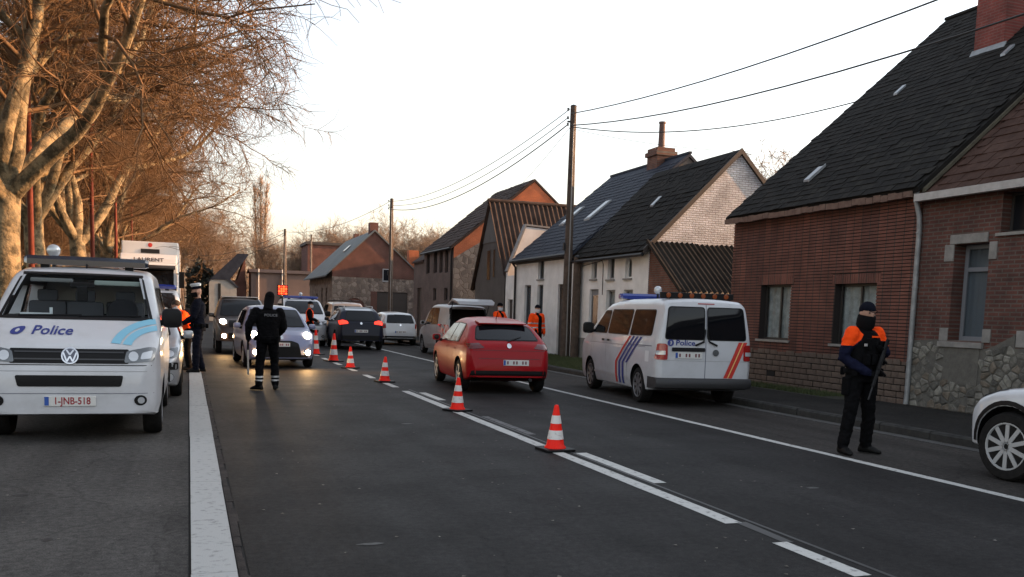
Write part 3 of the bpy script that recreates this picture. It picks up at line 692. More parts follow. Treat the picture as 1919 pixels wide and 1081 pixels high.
MB().lathe([(.13, 8.02), (.12, 8.4), (.115, 8.95), (.135, 8.97), (.135, 9.03)], (17.02, 31.6, 0), 'z', 14).build('flue', M('flue_brown', (.09, .05, .04), .8, 0, (.13, .08, .065), 5), ce, smooth=40)

# --- F: dark gabled barn with brown corrugated roof + white side wall
Fh = thing('dark_barn', 'narrow dark barn with tall gable and brown corrugated roof', 'barn', (15, 39.3, 0))
MB().prism([(37.25, 0), (41.5, 0), (41.5, 3.0), (39.3, 6.5), (37.25, 3.45)], 'x', XW, XW+.25).build('gable_wall', DARKCLAD, Fh, world=True)
MB().prism([(38.15, 4.75), (40.45, 4.75), (39.3, 6.44)], 'x', XW-.03, XW-.002).build('gable_cladding', GREYCLAD, Fh, world=True)
MB().box(XW+.3, 21, 41.2, 41.5, 0, 3.0).build('wall', DARKCLAD, Fh, world=True)
wf = MB().box(XW-.015, XW-.003, 39.25, 39.75, 3.05, 4.45).build('window', FRAMED, Fh, world=True); MB().box(XW-.02, XW-.016, 39.3, 39.7, 3.1, 4.4).build('pane', GLASSB, wf)
wf = MB().box(XW-.015, XW-.003, 38.6, 38.85, 3.15, 4.45).build('window', FRAMED, Fh, world=True); MB().box(XW-.02, XW-.016, 38.64, 38.81, 3.2, 4.4).build('pane', GLASSB, wf)
corrugated(Fh, (XW-.15, 37.05, 3.20), (1, 0, 0), 8.2, (0, 2.25, 3.36), 4.05, CORRB, .23, .045, 8)
corrugated(Fh, (XW-.15, 41.75, 2.65), (1, 0, 0), 8.2, (0, -2.45, 3.9), 4.6, CORRB, .23, .045, 4)
MB().tube([(XW-.2, 39.3, 6.6), (21, 39.3, 6.6)], .09, 8).build('ridge', CORRB, Fh, world=True)
Fw = thing('white_outbuilding', 'small white outbuilding with slanting top wall between slate house and barn', 'outbuilding', (14, 36.5, 0))
MB().prism([(XW, 0), (XW, 3.35), (13.58, 5.30), (14.7, 5.24), (16.5, 5.1), (16.5, 0)], 'y', 36.85, 37.08).build('side_wall', WHITEW, Fw, world=True)
MB().prism([(XW-.01, 3.35), (13.57, 5.34), (14.7, 5.29), (16.5, 5.15), (16.5, 5.22), (14.7, 5.36), (13.53, 5.42), (XW-.06, 3.40)], 'y', 36.8, 37.12).build('coping', ZINC, Fw, world=True)
wallX(XW, 35.87, 36.84, 0, 3.2, [(36.1, 36.7, .12, 2.2)], .14).build('wall', WHITEW, Fw, world=True)
MB().box(XW+.09, XW+.13, 36.1, 36.7, .12, 2.2).build('door', DOORP, Fw, world=True)

# --- G: pinkish brick house with orange brick gable
Gh = thing('brick_house', 'tall pinkish brick house with orange brick gable and row of slit windows', 'house', (17, 49, 0))
gw = [(50.30, 51.04, 3.72, 4.86), (48.70, 49.40, 3.70, 4.86), (47.52, 48.18, 3.68, 4.84), (46.41, 47.05, 3.65, 4.82), (48.75, 49.4, 2.2, 2.87), (46.4, 47.1, 2.2, 2.85)]
wallX(XW, 45.4, 51.6, 0, 4.95, gw, .16).build('wall', BRICK_G, Gh, world=True)
for h in gw: window(Gh, XW, *h, cols=1, fm=FRAMED, t=.05, sill=None)
MB().prism([(XW+.01, 0), (XW+.01, 4.35), (14.8, 5.6), (20.6, 5.6), (21.4, 4.9), (21.4, 0)], 'y', 45.385, 45.6).build('gable_wall', STONEFAR, Gh, world=True)
MB().prism([(XW+.01, 4.35), (XW+.01, 4.9), (17.1, 8.5), (20.57, 5.6), (14.8, 5.6)], 'y', 45.38, 45.6).build('gable_top', BRICK_OR, Gh, world=True)
rgf = gable_roof(Gh, XW, 17.1, 21.4, 4.93, 8.53, 45.42, 51.6, TILE_G, .08, .15)
sG = 3.6/4.3
tiles(rgf, (XW-.17, 45.3, 4.93-.17*sG+.105), (0, 1, 0), (1, 0, sG), 6.4, 5.8, .3, .32, TILE_G, None, 0, .025, .02, 10)
MB().tube([(XW-.2, 45.4, 4.85), (XW-.2, 51.6, 4.85)], .06, 6).build('gutter', DARKMETAL, Gh, world=True)
MB().tube([(XW-.06, 45.6, 4.8), (XW-.06, 45.6, .1)], .05, 6).build('downpipe', DARKMETAL, Gh, world=True)
Gw = thing('brick_house', 'lower pinkish brick wing with dark roof at the end of the row', 'house', (16, 53, 0))
wallX(XW+.05, 51.62, 54.3, 0, 4.5, [(52.3, 53.3, .12, 2.95)], .16).build('wall', BRICK_G, Gw, world=True)
MB().box(XW+.16, XW+.2, 52.3, 53.3, .12, 2.95).build('door', DOORP, Gw, world=True)
gable_roof(Gw, XW+.05, 15.8, 18.6, 4.5, 6.6, 51.66, 54.3, TILE_G, .03, .12)
MB().prism([(XW+.06, 0), (XW+.06, 4.5), (15.8, 6.6), (18.6, 4.5), (18.6, 0)], 'y', 54.0, 54.28).build('gable_wall', BRICK_H, Gw, world=True)

# --- H: far brick house, gable to the camera
Hh = thing('brick_house', 'far red brick house, gable end facing, grey slate roof and stone lower wall', 'house', (13.4, 76, 0))
MB().prism([(10.25, 4.0), (10.25, 4.5), (13.45, 7.55), (16.6, 4.75), (16.6, 4.0)], 'y', 70, 70.3).build('gable_wall', BRICK_H, Hh, world=True)
MB().box(10.25, 13.2, 70.0, 70.3, 0, 4.0).build('stone_wall', STONEFAR, Hh, world=True)
MB().box(13.2, 16.6, 70.02, 70.3, 2.98, 4.0).build('stone_wall', STONEFAR, Hh, world=True); MB().box(16.1, 16.6, 70.02, 70.3, 0, 2.98).build('stone_wall', STONEFAR, Hh, world=True)
MB().box(13.2, 13.7, 70.02, 70.3, 0, 2.98).build('stone_wall', BRICK_H, Hh, world=True)
g_ = MB().box(13.7, 16.1, 70.12, 70.2, 0, 2.98).build('garage_door', DOORP, Hh, world=True)
for k in range(5): MB().box(13.72, 16.08, 70.10, 70.118, .08+k*.58, .6+k*.58).build('panel', DOORP, g_)
wn = MB().box(14.1, 14.75, 69.96, 70.0, 3.75, 4.75).build('window', FRAMEW, Hh, world=True); MB().box(14.17, 14.68, 69.945, 69.955, 3.85, 4.68).build('pane', GLASSB, wn)
wallX(10.24, 70.31, 83.5, 0, 4.4, [(72.5, 73.3, 1, 3.2), (75, 75.8, 1, 3.2), (78, 78.9, .1, 2.8)], .14).build('wall', STONEFAR, Hh, world=True)
for h in ((72.5, 73.3, 1, 3.2), (75, 75.8, 1, 3.2), (78, 78.9, .1, 2.8)): window(Hh, 10.24, *h, cols=1, fm=FRAMEW, sill=None)
rh = gable_roof(Hh, 10.2, 13.45, 16.6, 4.45, 7.55, 70.1, 83.5, TILE_H, .25, .5, z1=4.75)
slope_box(rh, 11.8, 12.3, 74, 74.9, lambda x: 4.45+(x-10.2)*.954+.12, .08, FLASH, 'skylight')
MB().box(13.15, 13.8, 70.4, 71.1, 7.2, 8.25).build('chimney', BRICK_H, Hh, world=True); MB().box(13.6, 14.0, 80, 80.6, 7.2, 8.1).build('chimney', BRICK_H, Hh, world=True)
n = 9
for k in range(n):       # arched brick doorway surround in the stone wall
    t0 = math.pi*k/n; t1 = math.pi*(k+1)/n-.03
    MB().prism([(11.95+1.15*math.cos(t0), 1.75+1.0*math.sin(t0)), (11.95+1.15*math.cos(t1), 1.75+1.0*math.sin(t1)), (11.95+.8*math.cos(t1), 1.75+.7*math.sin(t1)), (11.95+.8*math.cos(t0), 1.75+.7*math.sin(t0))], 'y', 69.94, 70.0).build('arch_stone', STONEFAR, Hh, world=True)
MB().prism([(11.16, .05), (12.74, .05)]+[(11.95+.79*math.cos(math.pi*k/8), 1.75+.69*math.sin(math.pi*k/8)) for k in range(9)], 'y', 69.98, 69.998).build('arch_brick_infill', BRICK_H, Hh, world=True)
Ch2 = thing('brick_house', 'low orange brick chimney and wall behind the far gable house', 'house', (17.6, 74, 0))
MB().box(16.9, 20.5, 73, 80, 0, 4.6).build('wall', BRICK_H, Ch2, world=True); MB().box(16.95, 17.75, 73.4, 74.2, 4.6, 6.5).build('chimney', BRICK_OR, Ch2, world=True)
gable_roof(Ch2, 16.9, 18.7, 20.5, 4.6, 5.9, 73, 80, TILE_G, .1, .1)

# --- far end of the street
FW = thing('far_wall_building', 'long low dark brown building closing off the far end of the street', 'building', (9, 97, 0))
MB().box(5.9, 14, 95, 99, 0, 5.0).build('wall', M('far_brown', (.11, .082, .075), .9, 0, (.14, .10, .09), .7), FW, world=True)
MB().prism([(94.7, 4.95), (97, 5.25), (99.3, 4.95), (97, 5.35)], 'x', 5.7, 14.2).build('roof', TILE_G, FW, world=True)
for xx in (6.6, 8.9): MB().tube([(xx, 94.9, 5.3), (xx, 94.9, 0)], .07, 6).build('drainpipe', GUTTER, FW, world=True)
MB().box(9.2, 12.6, 94.5, 94.98, 2.55, 2.68).build('canopy', GUTTER, FW, world=True)
FB = thing('brick_house', 'far flat-topped red brick house behind the grey slate roof', 'house', (15, 108, 0))
MB().box(12.5, 17.5, 104, 110, 0, 8.6).build('wall', BRICK_H, FB, world=True); MB().box(12.3, 17.7, 103.8, 110.2, 8.6, 8.9).build('parapet', DOORP, FB, world=True)
FS = thing('white_cottage', 'small far cottage with white gable and steep dark roof', 'house', (3, 98, 0))
MB().prism([(1.9, 0), (4.5, 0), (4.5, 3.6), (3.9, 4.2), (2.1, 4.2), (1.9, 3.7)], 'y', 95, 95.3).build('gable_wall', M('cottage_wall', (.24, .235, .225), .9, 0, (.32, .315, .30), 1.2), FS, world=True)
MB().box(2.75, 3.0, 94.96, 95.0, 1.0, 3.7).build('window', GLASSB, FS, world=True)
MB().prism([(1.5, 3.6), (4.6, 6.7), (5.6, 6.7), (5.6, 6.55), (3.9, 4.15), (4.7, 3.4), (4.55, 3.3), (3.6, 4.1), (2.1, 4.05)], 'y', 94.9, 101).build('roof', SLATE_E, FS, world=True)
MB().box(2.0, 5.5, 96, 101, 0, 4.1).build('wall', BRICK_H, FS, world=True)
MB().prism([(4.6, 4.1), (5.4, 4.1), (5.4, 6.5)], 'y', 96, 100.5).build('upper_wall', BRICK_H, FS, world=True)
EV = thing('evergreen_bush', 'dark rounded evergreen standing beside the far white cottage', 'bush', (1.2, 99, 0))

# the bodies of the houses behind their fronts (side and rear walls)
def core(P, x0, xr, x1, z0, zr, y0, y1, mat):
    MB().prism([(x0, 0), (x0, z0-.12), (xr, zr-.14), (x1, z0-.12), (x1, 0)], 'y', y0, y1).build('rear_wall', mat, P, world=True)
core(B, XW+.62, 19.0, 25.0, 4.22+.5, 9.5, BY0+.06, BY1-.03, BRICK_C); core(A, XW+.66, 18.8, 24.6, 3.98+.5, 9.2, 1.6, 13.45, BRICK_C)
core(D, XW+.55, 15.72, 18.6, 3.66+.45, 6.6, 24.43, 29.4, BRICK_C); core(E_, XW+.55, 17.03, 21.1, 3.86+.4, 7.4, 29.62, 35.8, BRICK_C)
core(Gh, XW+.6, 17.1, 21.3, 4.93+.45, 8.5, 45.62, 51.55, BRICK_C); core(Hh, 10.8, 13.45, 16.5, 4.5+.5, 7.5, 70.35, 83.4, BRICK_H)
MB().prism([(37.3, 0), (41.15, 0), (41.15, 3.1), (39.3, 6.3), (37.3, 3.2)], 'x', XW+.3, 20.8).build('rear_wall', DARKCLAD, Fh, world=True)
MB().box(XW+.5, 16.4, 35.9, 36.84, 0, 3.2).build('rear_wall', WHITEW, Fw, world=True)

BN = thing('shade_barn', 'unseen brick barn added behind the orange gable house as a sun blocker', 'barn', (24, 63, 0))  # unseen barn, added to keep the sun off the far gable and pole
MB().box(21.5, 29, 55, 73, 0, 5.2).build('wall', BRICK_C, BN, world=True); gable_roof(BN, 21.5, 25.2, 29, 5.2, 7.6, 55, 73, TILE_G, .1, .15)
# ------------------------------------------------------------ trees
def tubes_np(branches, n):
    """branches: list of (pts, radii) -> verts, faces"""
    V = []; Fc = []; o = 0
    ang = np.arange(n)*2*np.pi/n; ca, sa = np.cos(ang), np.sin(ang)
    for pts, rad in branches:
        P = np.asarray(pts); m = len(P); r_ = np.asarray(rad)
        d = np.empty_like(P); d[1:-1] = P[2:]-P[:-2]; d[0] = P[1]-P[0]; d[-1] = P[-1]-P[-2]
        d /= np.linalg.norm(d, axis=1)[:, None]+1e-9
        ref = np.array([.3, .2, 1.0]) if abs(d[0, 2]) < .8 else np.array([1.0, .3, .1])
        a = np.cross(d, ref); a /= np.linalg.norm(a, axis=1)[:, None]+1e-9; b = np.cross(d, a)
        ring = P[:, None, :]+r_[:, None, None]*(a[:, None, :]*ca[None, :, None]+b[:, None, :]*sa[None, :, None])
        V.append(ring.reshape(-1, 3))
        k = np.arange(m-1)[:, None]*n+o; i = np.arange(n)[None, :]; j = (np.arange(n)[None, :]+1) % n
        Fc.append(np.stack([k+i, k+j, k+n+j, k+n+i], -1).reshape(-1, 4)); o += m*n
    return np.concatenate(V), np.concatenate(Fc)
def np_mesh(name, parts):
    V = []; Fc = []; o = 0
    for v, f in parts: V.append(v); Fc.append(f+o); o += len(v)
    V = np.concatenate(V); Fc = np.concatenate(Fc)
    me = bpy.data.meshes.new(name); me.vertices.add(len(V)); me.vertices.foreach_set('co', V.astype(np.float32).ravel())
    nf = len(Fc); k = Fc.shape[1]; me.loops.add(nf*k); me.loops.foreach_set('vertex_index', Fc.astype(np.int32).ravel())
    me.polygons.add(nf); me.polygons.foreach_set('loop_start', np.arange(0, nf*k, k, dtype=np.int32))
    me.polygons.foreach_set('use_smooth', np.ones(nf, dtype=bool)); me.update(); me.validate(); return me
def unit(v): return v/(np.linalg.norm(v)+1e-9)
def make_tree(seed, fork=4.2, tr=.42, limbs=5, spread=.75, limb_len=7.5, counts=(7, 8, 9), twr=.011, lean=(0, 0), up_=.10, droop=.10, twl=.75):
    rg = np.random.RandomState(seed); LV = {0: [], 1: [], 2: [], 3: [], 4: []}
    def path(p, d, L, r0, r1, nseg, wob, trop):
        pts = [p.copy()]; rad = [r0]; d = unit(d)
        for i in range(nseg):
            d = unit(d+rg.normal(0, wob, 3)+np.array([0, 0, trop])); p = p+d*L/nseg; pts.append(p.copy()); t = (i+1)/nseg; rad.append(r0*(1-t)+r1*t)
        return pts, rad
    base, br = path(np.array([0, 0, -.1]), np.array([lean[0], lean[1], 1.0]), fork+.1, tr*1.0, tr*.72, 7, .035, .02)
    br[0] = tr*1.45; br[1] = tr*1.1
    LV[0].append((base, br)); top = base[-1]
    def child_dir(d, ang):
        a = unit(np.cross(d, rg.normal(0, 1, 3))); return unit(d*math.cos(ang)+a*math.sin(ang))
    def twigs(pts, rad, lv, count):
        m = len(pts)
        for k in range(count):
            t = rg.uniform(.18, 1) if lv > 1 else rg.uniform(.25, 1)
            f = t*(m-1); i = min(int(f), m-2); p = pts[i]+(pts[i+1]-pts[i])*(f-i); d = unit(pts[i+1]-pts[i]); r_ = rad[i]+(rad[i+1]-rad[i])*(f-i)
            grow(p, child_dir(d, rg.uniform(.5, 1.15)), r_, lv, t)
    def grow(p, d, r_, lv, t):
        if lv == 2:
            L = limb_len*rg.uniform(.38, .62)*(1.15-.45*t); q = path(p, d, L, min(r_*.55, .06), .011, 7, .17, up_*.5-.02); LV[2].append(q); twigs(*q, 3, counts[1])
        elif lv == 3:
            L = rg.uniform(.9, 1.9); q = path(p, d, L, min(r_*.55, .016), .007, 4, .24, -droop*.4); LV[3].append(q); twigs(*q, 4, counts[2])
        else:
            L = twl*rg.uniform(.5, 1.35); LV[4].append(path(p, d, L, twr, twr*.55, 3, .30, -droop))
    for k in range(limbs):
        az = 2*math.pi*(k+rg.uniform(-.25, .25))/limbs; sp = spread*rg.uniform(.55, 1.25)
        if k == limbs-1: sp *= .35
        d = np.array([math.cos(az)*math.sin(sp), math.sin(az)*math.sin(sp), math.cos(sp)])
        L = limb_len*rg.uniform(.85, 1.2); st = top-np.array([0, 0, rg.uniform(.0, .7)])
        q = path(st, d, L, tr*rg.uniform(.46, .62), .045, 11, .14, up_); LV[1].append(q)
        twigs(*q, 2, counts[0])
        # a second order fork
        i = 5; q2 = path(q[0][i], child_dir(unit(q[0][i+1]-q[0][i]), .65), L*.75, q[1][i]*.8, .03, 9, .15, up_*.6); LV[1].append(q2); twigs(*q2, 2, max(3, counts[0]-2))
    tm = np_mesh('trunk', [tubes_np(LV[0], 14), tubes_np(LV[1], 9)]); tm.materials.append(BARK)
    cm = np_mesh('crown', [tubes_np(LV[2], 5), tubes_np(LV[3], 4), tubes_np(LV[4], 3)]); cm.materials.append(TWIG)
    return tm, cm
T1 = make_tree(11, 4.3, .36, 6, .72, 7.6, (10, 11, 12), .0075, lean=(.02, 0))
T2 = make_tree(23, 4.2, .36, 6, .74, 7.8, (10, 11, 12), .0075)
T3 = make_tree(37, 3.6, .34, 6, .80, 7.4, (10, 11, 12), .0075)
def place_tree(T, x, y, rz, s, label, group=None, name='plane_tree', crown_mat=None):
    t = thing(name, label, 'tree', (x, y, -.05), rz, group); t.scale = (s, s, s)
    a = obj('trunk', T[0], None, t); b = obj('crown', T[1], None, t)
    return t
AV = 'bare plane trees of the roadside avenue'
for T, x, y, rz, s, lb in (
    (T1, -3.85, 23.2, 4.16, 1.02, 'nearest bare plane tree, thick forked trunk behind the front police van'),
    (T2, -4.25, 31.5, 2.72, 1.0, 'bare plane tree, second trunk of the avenue beside the first red post'),
    (T1, -4.1, 40.5, .42, 1.05, 'bare plane tree beside the tall red lamp post, third of the avenue'),
    (T2, -3.95, 50.0, 1.5, 1.0, 'bare plane tree just left of the white lorry, fourth of the avenue'),
    (T1, -4.6, 59.5, 5.1, .98, 'bare plane tree rising behind the white lorry cab, fifth of the avenue'),
    (T3, -4.6, 69.0, 1.2, 1.05, 'bare plane tree, sixth of the avenue, above the lorry trailer'),
    (T2, -4.6, 80.0, 2.0, 1.0, 'bare plane tree near the far end of the avenue, seventh of the row'),
    (T1, -4.6, 92.0, .4, 1.0, 'last bare plane tree of the avenue, by the far cottage'),
    (T3, -6.6, 13.5, 2.2, .95, 'bare plane tree beside the layby, only its overhanging branches in view')):
    place_tree(T, x, y, rz, s, lb, AV)
k = 0
for y in range(24, 130, 11):
    place_tree((T2, T3, T1)[k % 3], -13.5+random.uniform(-1, 1), y+random.uniform(-2, 2), random.uniform(0, 6.28), random.uniform(.95, 1.15), 'bare tree in the back row behind the plane tree avenue', 'trees in the back row behind the avenue', 'bare_tree'); k += 1
for y in range(72, 150, 16):
    place_tree((T1, T2, T3)[k % 3], -24+random.uniform(-2, 2), y+random.uniform(-3, 3), random.uniform(0, 6.28), random.uniform(.95, 1.15), 'bare tree in the rearmost row left of the avenue', 'trees in the rearmost row left of the road', 'bare_tree'); k += 1
# background trees: slimmer, finer branching
TB = make_tree(51, 3.0, .26, 6, .42, 7.0, (8, 8, 7), .016, up_=.16, droop=-.08, twl=.9)
TC = make_tree(52, 2.6, .24, 7, .50, 6.0, (8, 8, 7), .016, up_=.18, droop=-.10, twl=.8)
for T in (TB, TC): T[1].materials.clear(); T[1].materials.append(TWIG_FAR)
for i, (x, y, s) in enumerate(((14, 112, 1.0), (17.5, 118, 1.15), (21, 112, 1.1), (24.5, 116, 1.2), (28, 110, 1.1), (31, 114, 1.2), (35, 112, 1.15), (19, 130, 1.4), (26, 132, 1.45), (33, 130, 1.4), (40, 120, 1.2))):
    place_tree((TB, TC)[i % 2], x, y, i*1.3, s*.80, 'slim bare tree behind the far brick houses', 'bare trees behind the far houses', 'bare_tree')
for i, (x, y, s) in enumerate(((30.0, 44, .80), (32.5, 46, .86), (34.8, 44, .80))):
    place_tree((TC, TB)[i % 2], x, y, i*2.1+.5, s, 'sunlit bare tree showing between whitewashed gable and black roof', 'sunlit trees behind the white gable', 'bare_tree')
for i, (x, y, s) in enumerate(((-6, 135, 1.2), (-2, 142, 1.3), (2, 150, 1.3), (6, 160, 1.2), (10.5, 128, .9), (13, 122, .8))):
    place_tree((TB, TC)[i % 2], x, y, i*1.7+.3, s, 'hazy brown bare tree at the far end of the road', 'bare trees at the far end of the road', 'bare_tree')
# poplar: three tall upswept columns in one clump
def make_poplar(seed):
    rg = np.random.RandomState(seed); A_ = []; B_ = []; C_ = []
    for (cx, H) in ((-.75, 19.5), (.15, 20.6), (1.0, 19.8)):
        pts = [np.array([cx*(.3+.7*t), .2*math.sin(t*5+cx), H*t-.05]) for t in np.linspace(0, 1, 12)]; A_.append((pts, [.30*(1-t)+.03 for t in np.linspace(0, 1, 12)]))
        for k in range(95):
            t = rg.uniform(.12, .97); p = np.array([cx*(.3+.7*t), 0, H*t]); az = rg.uniform(0, 6.28); L = (1.0+1.9*math.sin(math.pi*min(1, t*1.05)))*rg.uniform(.6, 1.2)
            q = [p]; d = np.array([math.cos(az)*.6, math.sin(az)*.6, .9])
            for i in range(4): d = unit(d+np.array([0, 0, .35])+rg.normal(0, .12, 3)); q.append(q[-1]+d*L/4)
            B_.append((q, [.035, .028, .022, .016, .01]))
            for j in range(10):
                s_ = rg.randint(1, 5); d2 = unit(rg.normal(0, .45, 3)+np.array([0, 0, .9])); C_.append(([q[s_-1], q[s_-1]+d2*.45, q[s_-1]+d2*.9+rg.normal(0, .08, 3)], [.018, .014, .009]))
    tm = np_mesh('trunk', [tubes_np(A_, 8)]); cm = np_mesh('crown', [tubes_np(B_, 4), tubes_np(C_, 3)])
    tm.materials.append(BARK); cm.materials.append(M('twig_poplar', (.26, .17, .12), .9, 0, (.33, .23, .16), .5)); return tm, cm
place_tree(make_poplar(4), 9.9, 140, 0, 1.0, 'tall narrow bare poplar standing alone against the sky', None, 'poplar_tree')
# far wood: one brown mass at the end of the avenue
def far_wood():
    rg = np.random.RandomState(3); B_ = []; C_ = []
    for k in range(420):
        p = np.array([rg.uniform(-75, 24), rg.uniform(165, 215), -.1]); H = rg.uniform(8, 14)*(1.0 if p[0] < 4 else .78); d = np.array([0, 0, 1.0])
        q = [p]
        for i in range(4): d = unit(d+rg.normal(0, .08, 3)); q.append(q[-1]+d*H/4)
        B_.append((q, [.18, .13, .09, .05, .02]))
        for j in range(34):
            i = rg.randint(1, 4); s0 = q[i]+(q[i+1]-q[i])*rg.uniform(0, 1); d2 = unit(rg.normal(0, .6, 3)+np.array([0, 0, .75])); L = rg.uniform(1.2, 3.4)
            C_.append(([s0, s0+d2*L*.5, s0+d2*L+rg.normal(0, .2, 3)], [.05, .038, .018]))
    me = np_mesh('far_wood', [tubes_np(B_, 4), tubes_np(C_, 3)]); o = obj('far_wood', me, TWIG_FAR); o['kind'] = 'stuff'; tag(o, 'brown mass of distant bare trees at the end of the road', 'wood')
far_wood()
# evergreen bush by the far cottage: leaf clumps
def leafy(P, c, rx, ry, rz_, n, size, mat, seed=1):
    rg = np.random.RandomState(seed); u = rg.normal(0, 1, (n, 3)); u /= np.linalg.norm(u, axis=1)[:, None]; rr = rg.uniform(.45, 1, n)**.6
    lump = 1+.22*np.sin(u[:, 0]*5+seed)*np.cos(u[:, 2]*6); p = np.array(c)+u*np.array([rx, ry, rz_])*(rr*lump)[:, None]
    a = rg.normal(0, 1, (n, 3)); a /= np.linalg.norm(a, axis=1)[:, None]; b = np.cross(a, rg.normal(0, 1, (n, 3))); b /= np.linalg.norm(b, axis=1)[:, None]
    s_ = size*rg.uniform(.6, 1.3, n)[:, None]; V = np.stack([p-a*s_, p+b*s_*.5, p+a*s_, p-b*s_*.5], 1).reshape(-1, 3); Fc = np.arange(4*n).reshape(-1, 4)
    me = np_mesh('foliage', [(V, Fc)]); return obj('foliage', me, mat, P)
EVG = M('evergreen', (.018, .022, .016), .8, 0, (.03, .034, .024), 1)
leafy(EV, (0, 0, 2.9), 1.5, 1.5, 2.9, 3000, .22, EVG, 2); MB().tube([(0, 0, 0), (0, 0, 3)], [.2, .08], 8).build('trunk', BARK, EV)
# hedge rows that close the view under the avenue
hd = thing('hedge', 'brown clipped hedge running along under the plane trees', 'hedge', (-9.5, 75, 0))
leafy(hd, (0, 0, .9), .8, 52, 1.1, 9000, .20, M('hedge_brown', (.07, .045, .028), .9, 0, (.12, .08, .05), 1.5), 5)
hm = MB(); hm.box(-.5, .5, -50, 50, 0, 1.5); hm.build('hedge_core', M('hedge_core', (.03, .02, .014), .95), hd)

# ------------------------------------------------------------ grass
def grass(x0, x1, y0, y1, n, z, seed):
    rg = np.random.RandomState(seed); p = np.stack([rg.uniform(x0, x1, n), rg.uniform(y0, y1, n), np.full(n, z)], 1)
    h = rg.uniform(.03, .10, n); az = rg.uniform(0, 6.28, n); d = np.stack([np.cos(az), np.sin(az), np.zeros(n)], 1)*.009
    tip = p+np.stack([rg.normal(0, .03, n), rg.normal(0, .03, n), h], 1); V = np.stack([p-d, p+d, tip], 1).reshape(-1, 3); return V, np.arange(3*n).reshape(-1, 3)
me = np_mesh('grass', [grass(10.1, 12.7, 19.5, 34, 42000, .118, 1), grass(12.1, 12.75, 15.2, 19.5, 4000, .118, 2)])
o = obj('verge_grass', me, GRASS); o['kind'] = 'stuff'; tag(o, 'short green grass on the verge in front of the houses', 'grass')
sheet('verge', 10.02, 12.79, 19.3, 34.5, .1185, M('verge_green', (.022, .032, .012), .95, 0, (.05, .055, .022), 2.5, .5, 30))
sheet('verge_wall_foot', 12.0, 12.785, 14.6, 19.3, .1185, M('verge_moss', (.022, .026, .014), .95, 0, (.04, .038, .026), 2.5, .5, 30))
# fallen leaves and grit on the road edge
rgl = np.random.RandomState(9); n = 900
px = np.concatenate([rgl.uniform(9.3, 9.84, 400), rgl.uniform(-3, -.1, 250), rgl.uniform(.4, 7.2, 250)]); py = rgl.uniform(3, 24, n); s_ = rgl.uniform(.006, .018, n)
az = rgl.uniform(0, 6.28, n); c_, q_ = np.cos(az)*s_, np.sin(az)*s_
V = np.stack([np.stack([px+c_, py+q_, np.full(n, .006)], 1), np.stack([px-q_, py+c_, np.full(n, .011)], 1), np.stack([px-c_, py-q_, np.full(n, .006)], 1), np.stack([px+q_, py-c_, np.full(n, .009)], 1)], 1).reshape(-1, 3)
o = obj('road_litter', np_mesh('road_litter', [(V, np.arange(4*n).reshape(-1, 4))]), M('litter', (.06, .045, .03), .9, 0, (.22, .20, .18), 3)); o['kind'] = 'stuff'; tag(o, 'scattered dead leaves and grit on the asphalt', 'litter')

# ------------------------------------------------------------ poles, wires, lamp posts
def pole(x, y, h, r0, r1, label, twin=None):
    t = thing('utility_pole', label, 'pole', (x, y, 0))
    MB().tube([(0, 0, -.1), (.01, 0, h*.5), (0, 0, h)], [r0, (r0+r1)/2, r1], 14).build('pole', WOODP, t, smooth=50)
    MB().lathe([(r1*1.1, h), (r1*.9, h+.03), (.01, h+.06)], n=12).build('cap', DARKMETAL, t)
    br = MB().box(-r1-.10, -r1+.02, -.03, .03, h-.55, h-.5).build('bracket', DARKMETAL, t)
    for dz in (-.12, -.40, -.62):
        MB().lathe([(.02, h+dz-.05), (.045, h+dz-.04), (.03, h+dz), (.045, h+dz+.03), (.02, h+dz+.05)], (-r1-.09, 0, 0), 'z', 10).build('insulator', M('porcelain', (.10, .09, .08), .4), t)
    MB().box(-r1-.09, -r1+.03, -.05, .05, h*.44, h*.44+.25).build('junction_box', DARKMETAL, t) if h > 8 else None
    MB().tube([(-.02, -r0*1.05, .2), (-.02, -(r0+r1)*.53, h*.5), (-.02, -r1*1.05, h-.6)], .022, 6).build('cable_duct', M('duct_grey', (.24, .23, .22), .7), t)
    return t
P1 = pole(12.45, 29.5, 8.72, .175, .105, 'tall dark wooden utility pole in front of the white houses')
tp = thing('utility_pole', 'shorter dark wooden stay post beside the tall utility pole', 'pole', (12.62, 29.05, 0))
MB().tube([(0, 0, 0), (0, 0, 3.6)], [.15, .13], 12).build('pole', WOODP, tp, smooth=50); MB().lathe([(.14, 3.6), (.10, 3.65), (.02, 3.67)], n=12).build('cap', DARKMETAL, tp)
P2 = pole(12.62, 60, 8.85, .17, .11, 'distant wooden utility pole in front of the far garage')
P3 = pole(8.3, 86, 8.6, .18, .11, 'farthest utility pole, left of the far slate roof house')
P4 = pole(10.9, 88, 8.4, .12, .08, 'thin far post rising behind the grey slate roof')
def wire(a, b, sag, label, r_=.011, n=24):
    a, b = Vector(a), Vector(b); pts = [a.lerp(b, k/n)-Vector((0, 0, sag*4*(k/n)*(1-k/n))) for k in range(n+1)]
    o = MB().tube(pts, r_, 5).build('overhead_wire', WIRE, smooth=180); tag(o, label, 'wire', 'overhead wires'); return o
wire((12.33, 29.45, 8.45), (12.3, -12, 8.7), 1.35, 'upper overhead wire from the tall pole across the black roof', .018)
wire((12.33, 29.45, 8.06), (12.3, -12, 8.3), 1.70, 'thicker lower overhead wire from the tall pole across the black roof', .019)
wire((12.42, 29.45, 8.02), (16.6, 19.86, 7.42), .45, 'thin wire from the tall pole to the black roof verge', .017)
wire((12.33, 29.55, 8.62), (12.5, 60, 8.7), .75, 'topmost wire between the tall pole and the distant pole', .014)
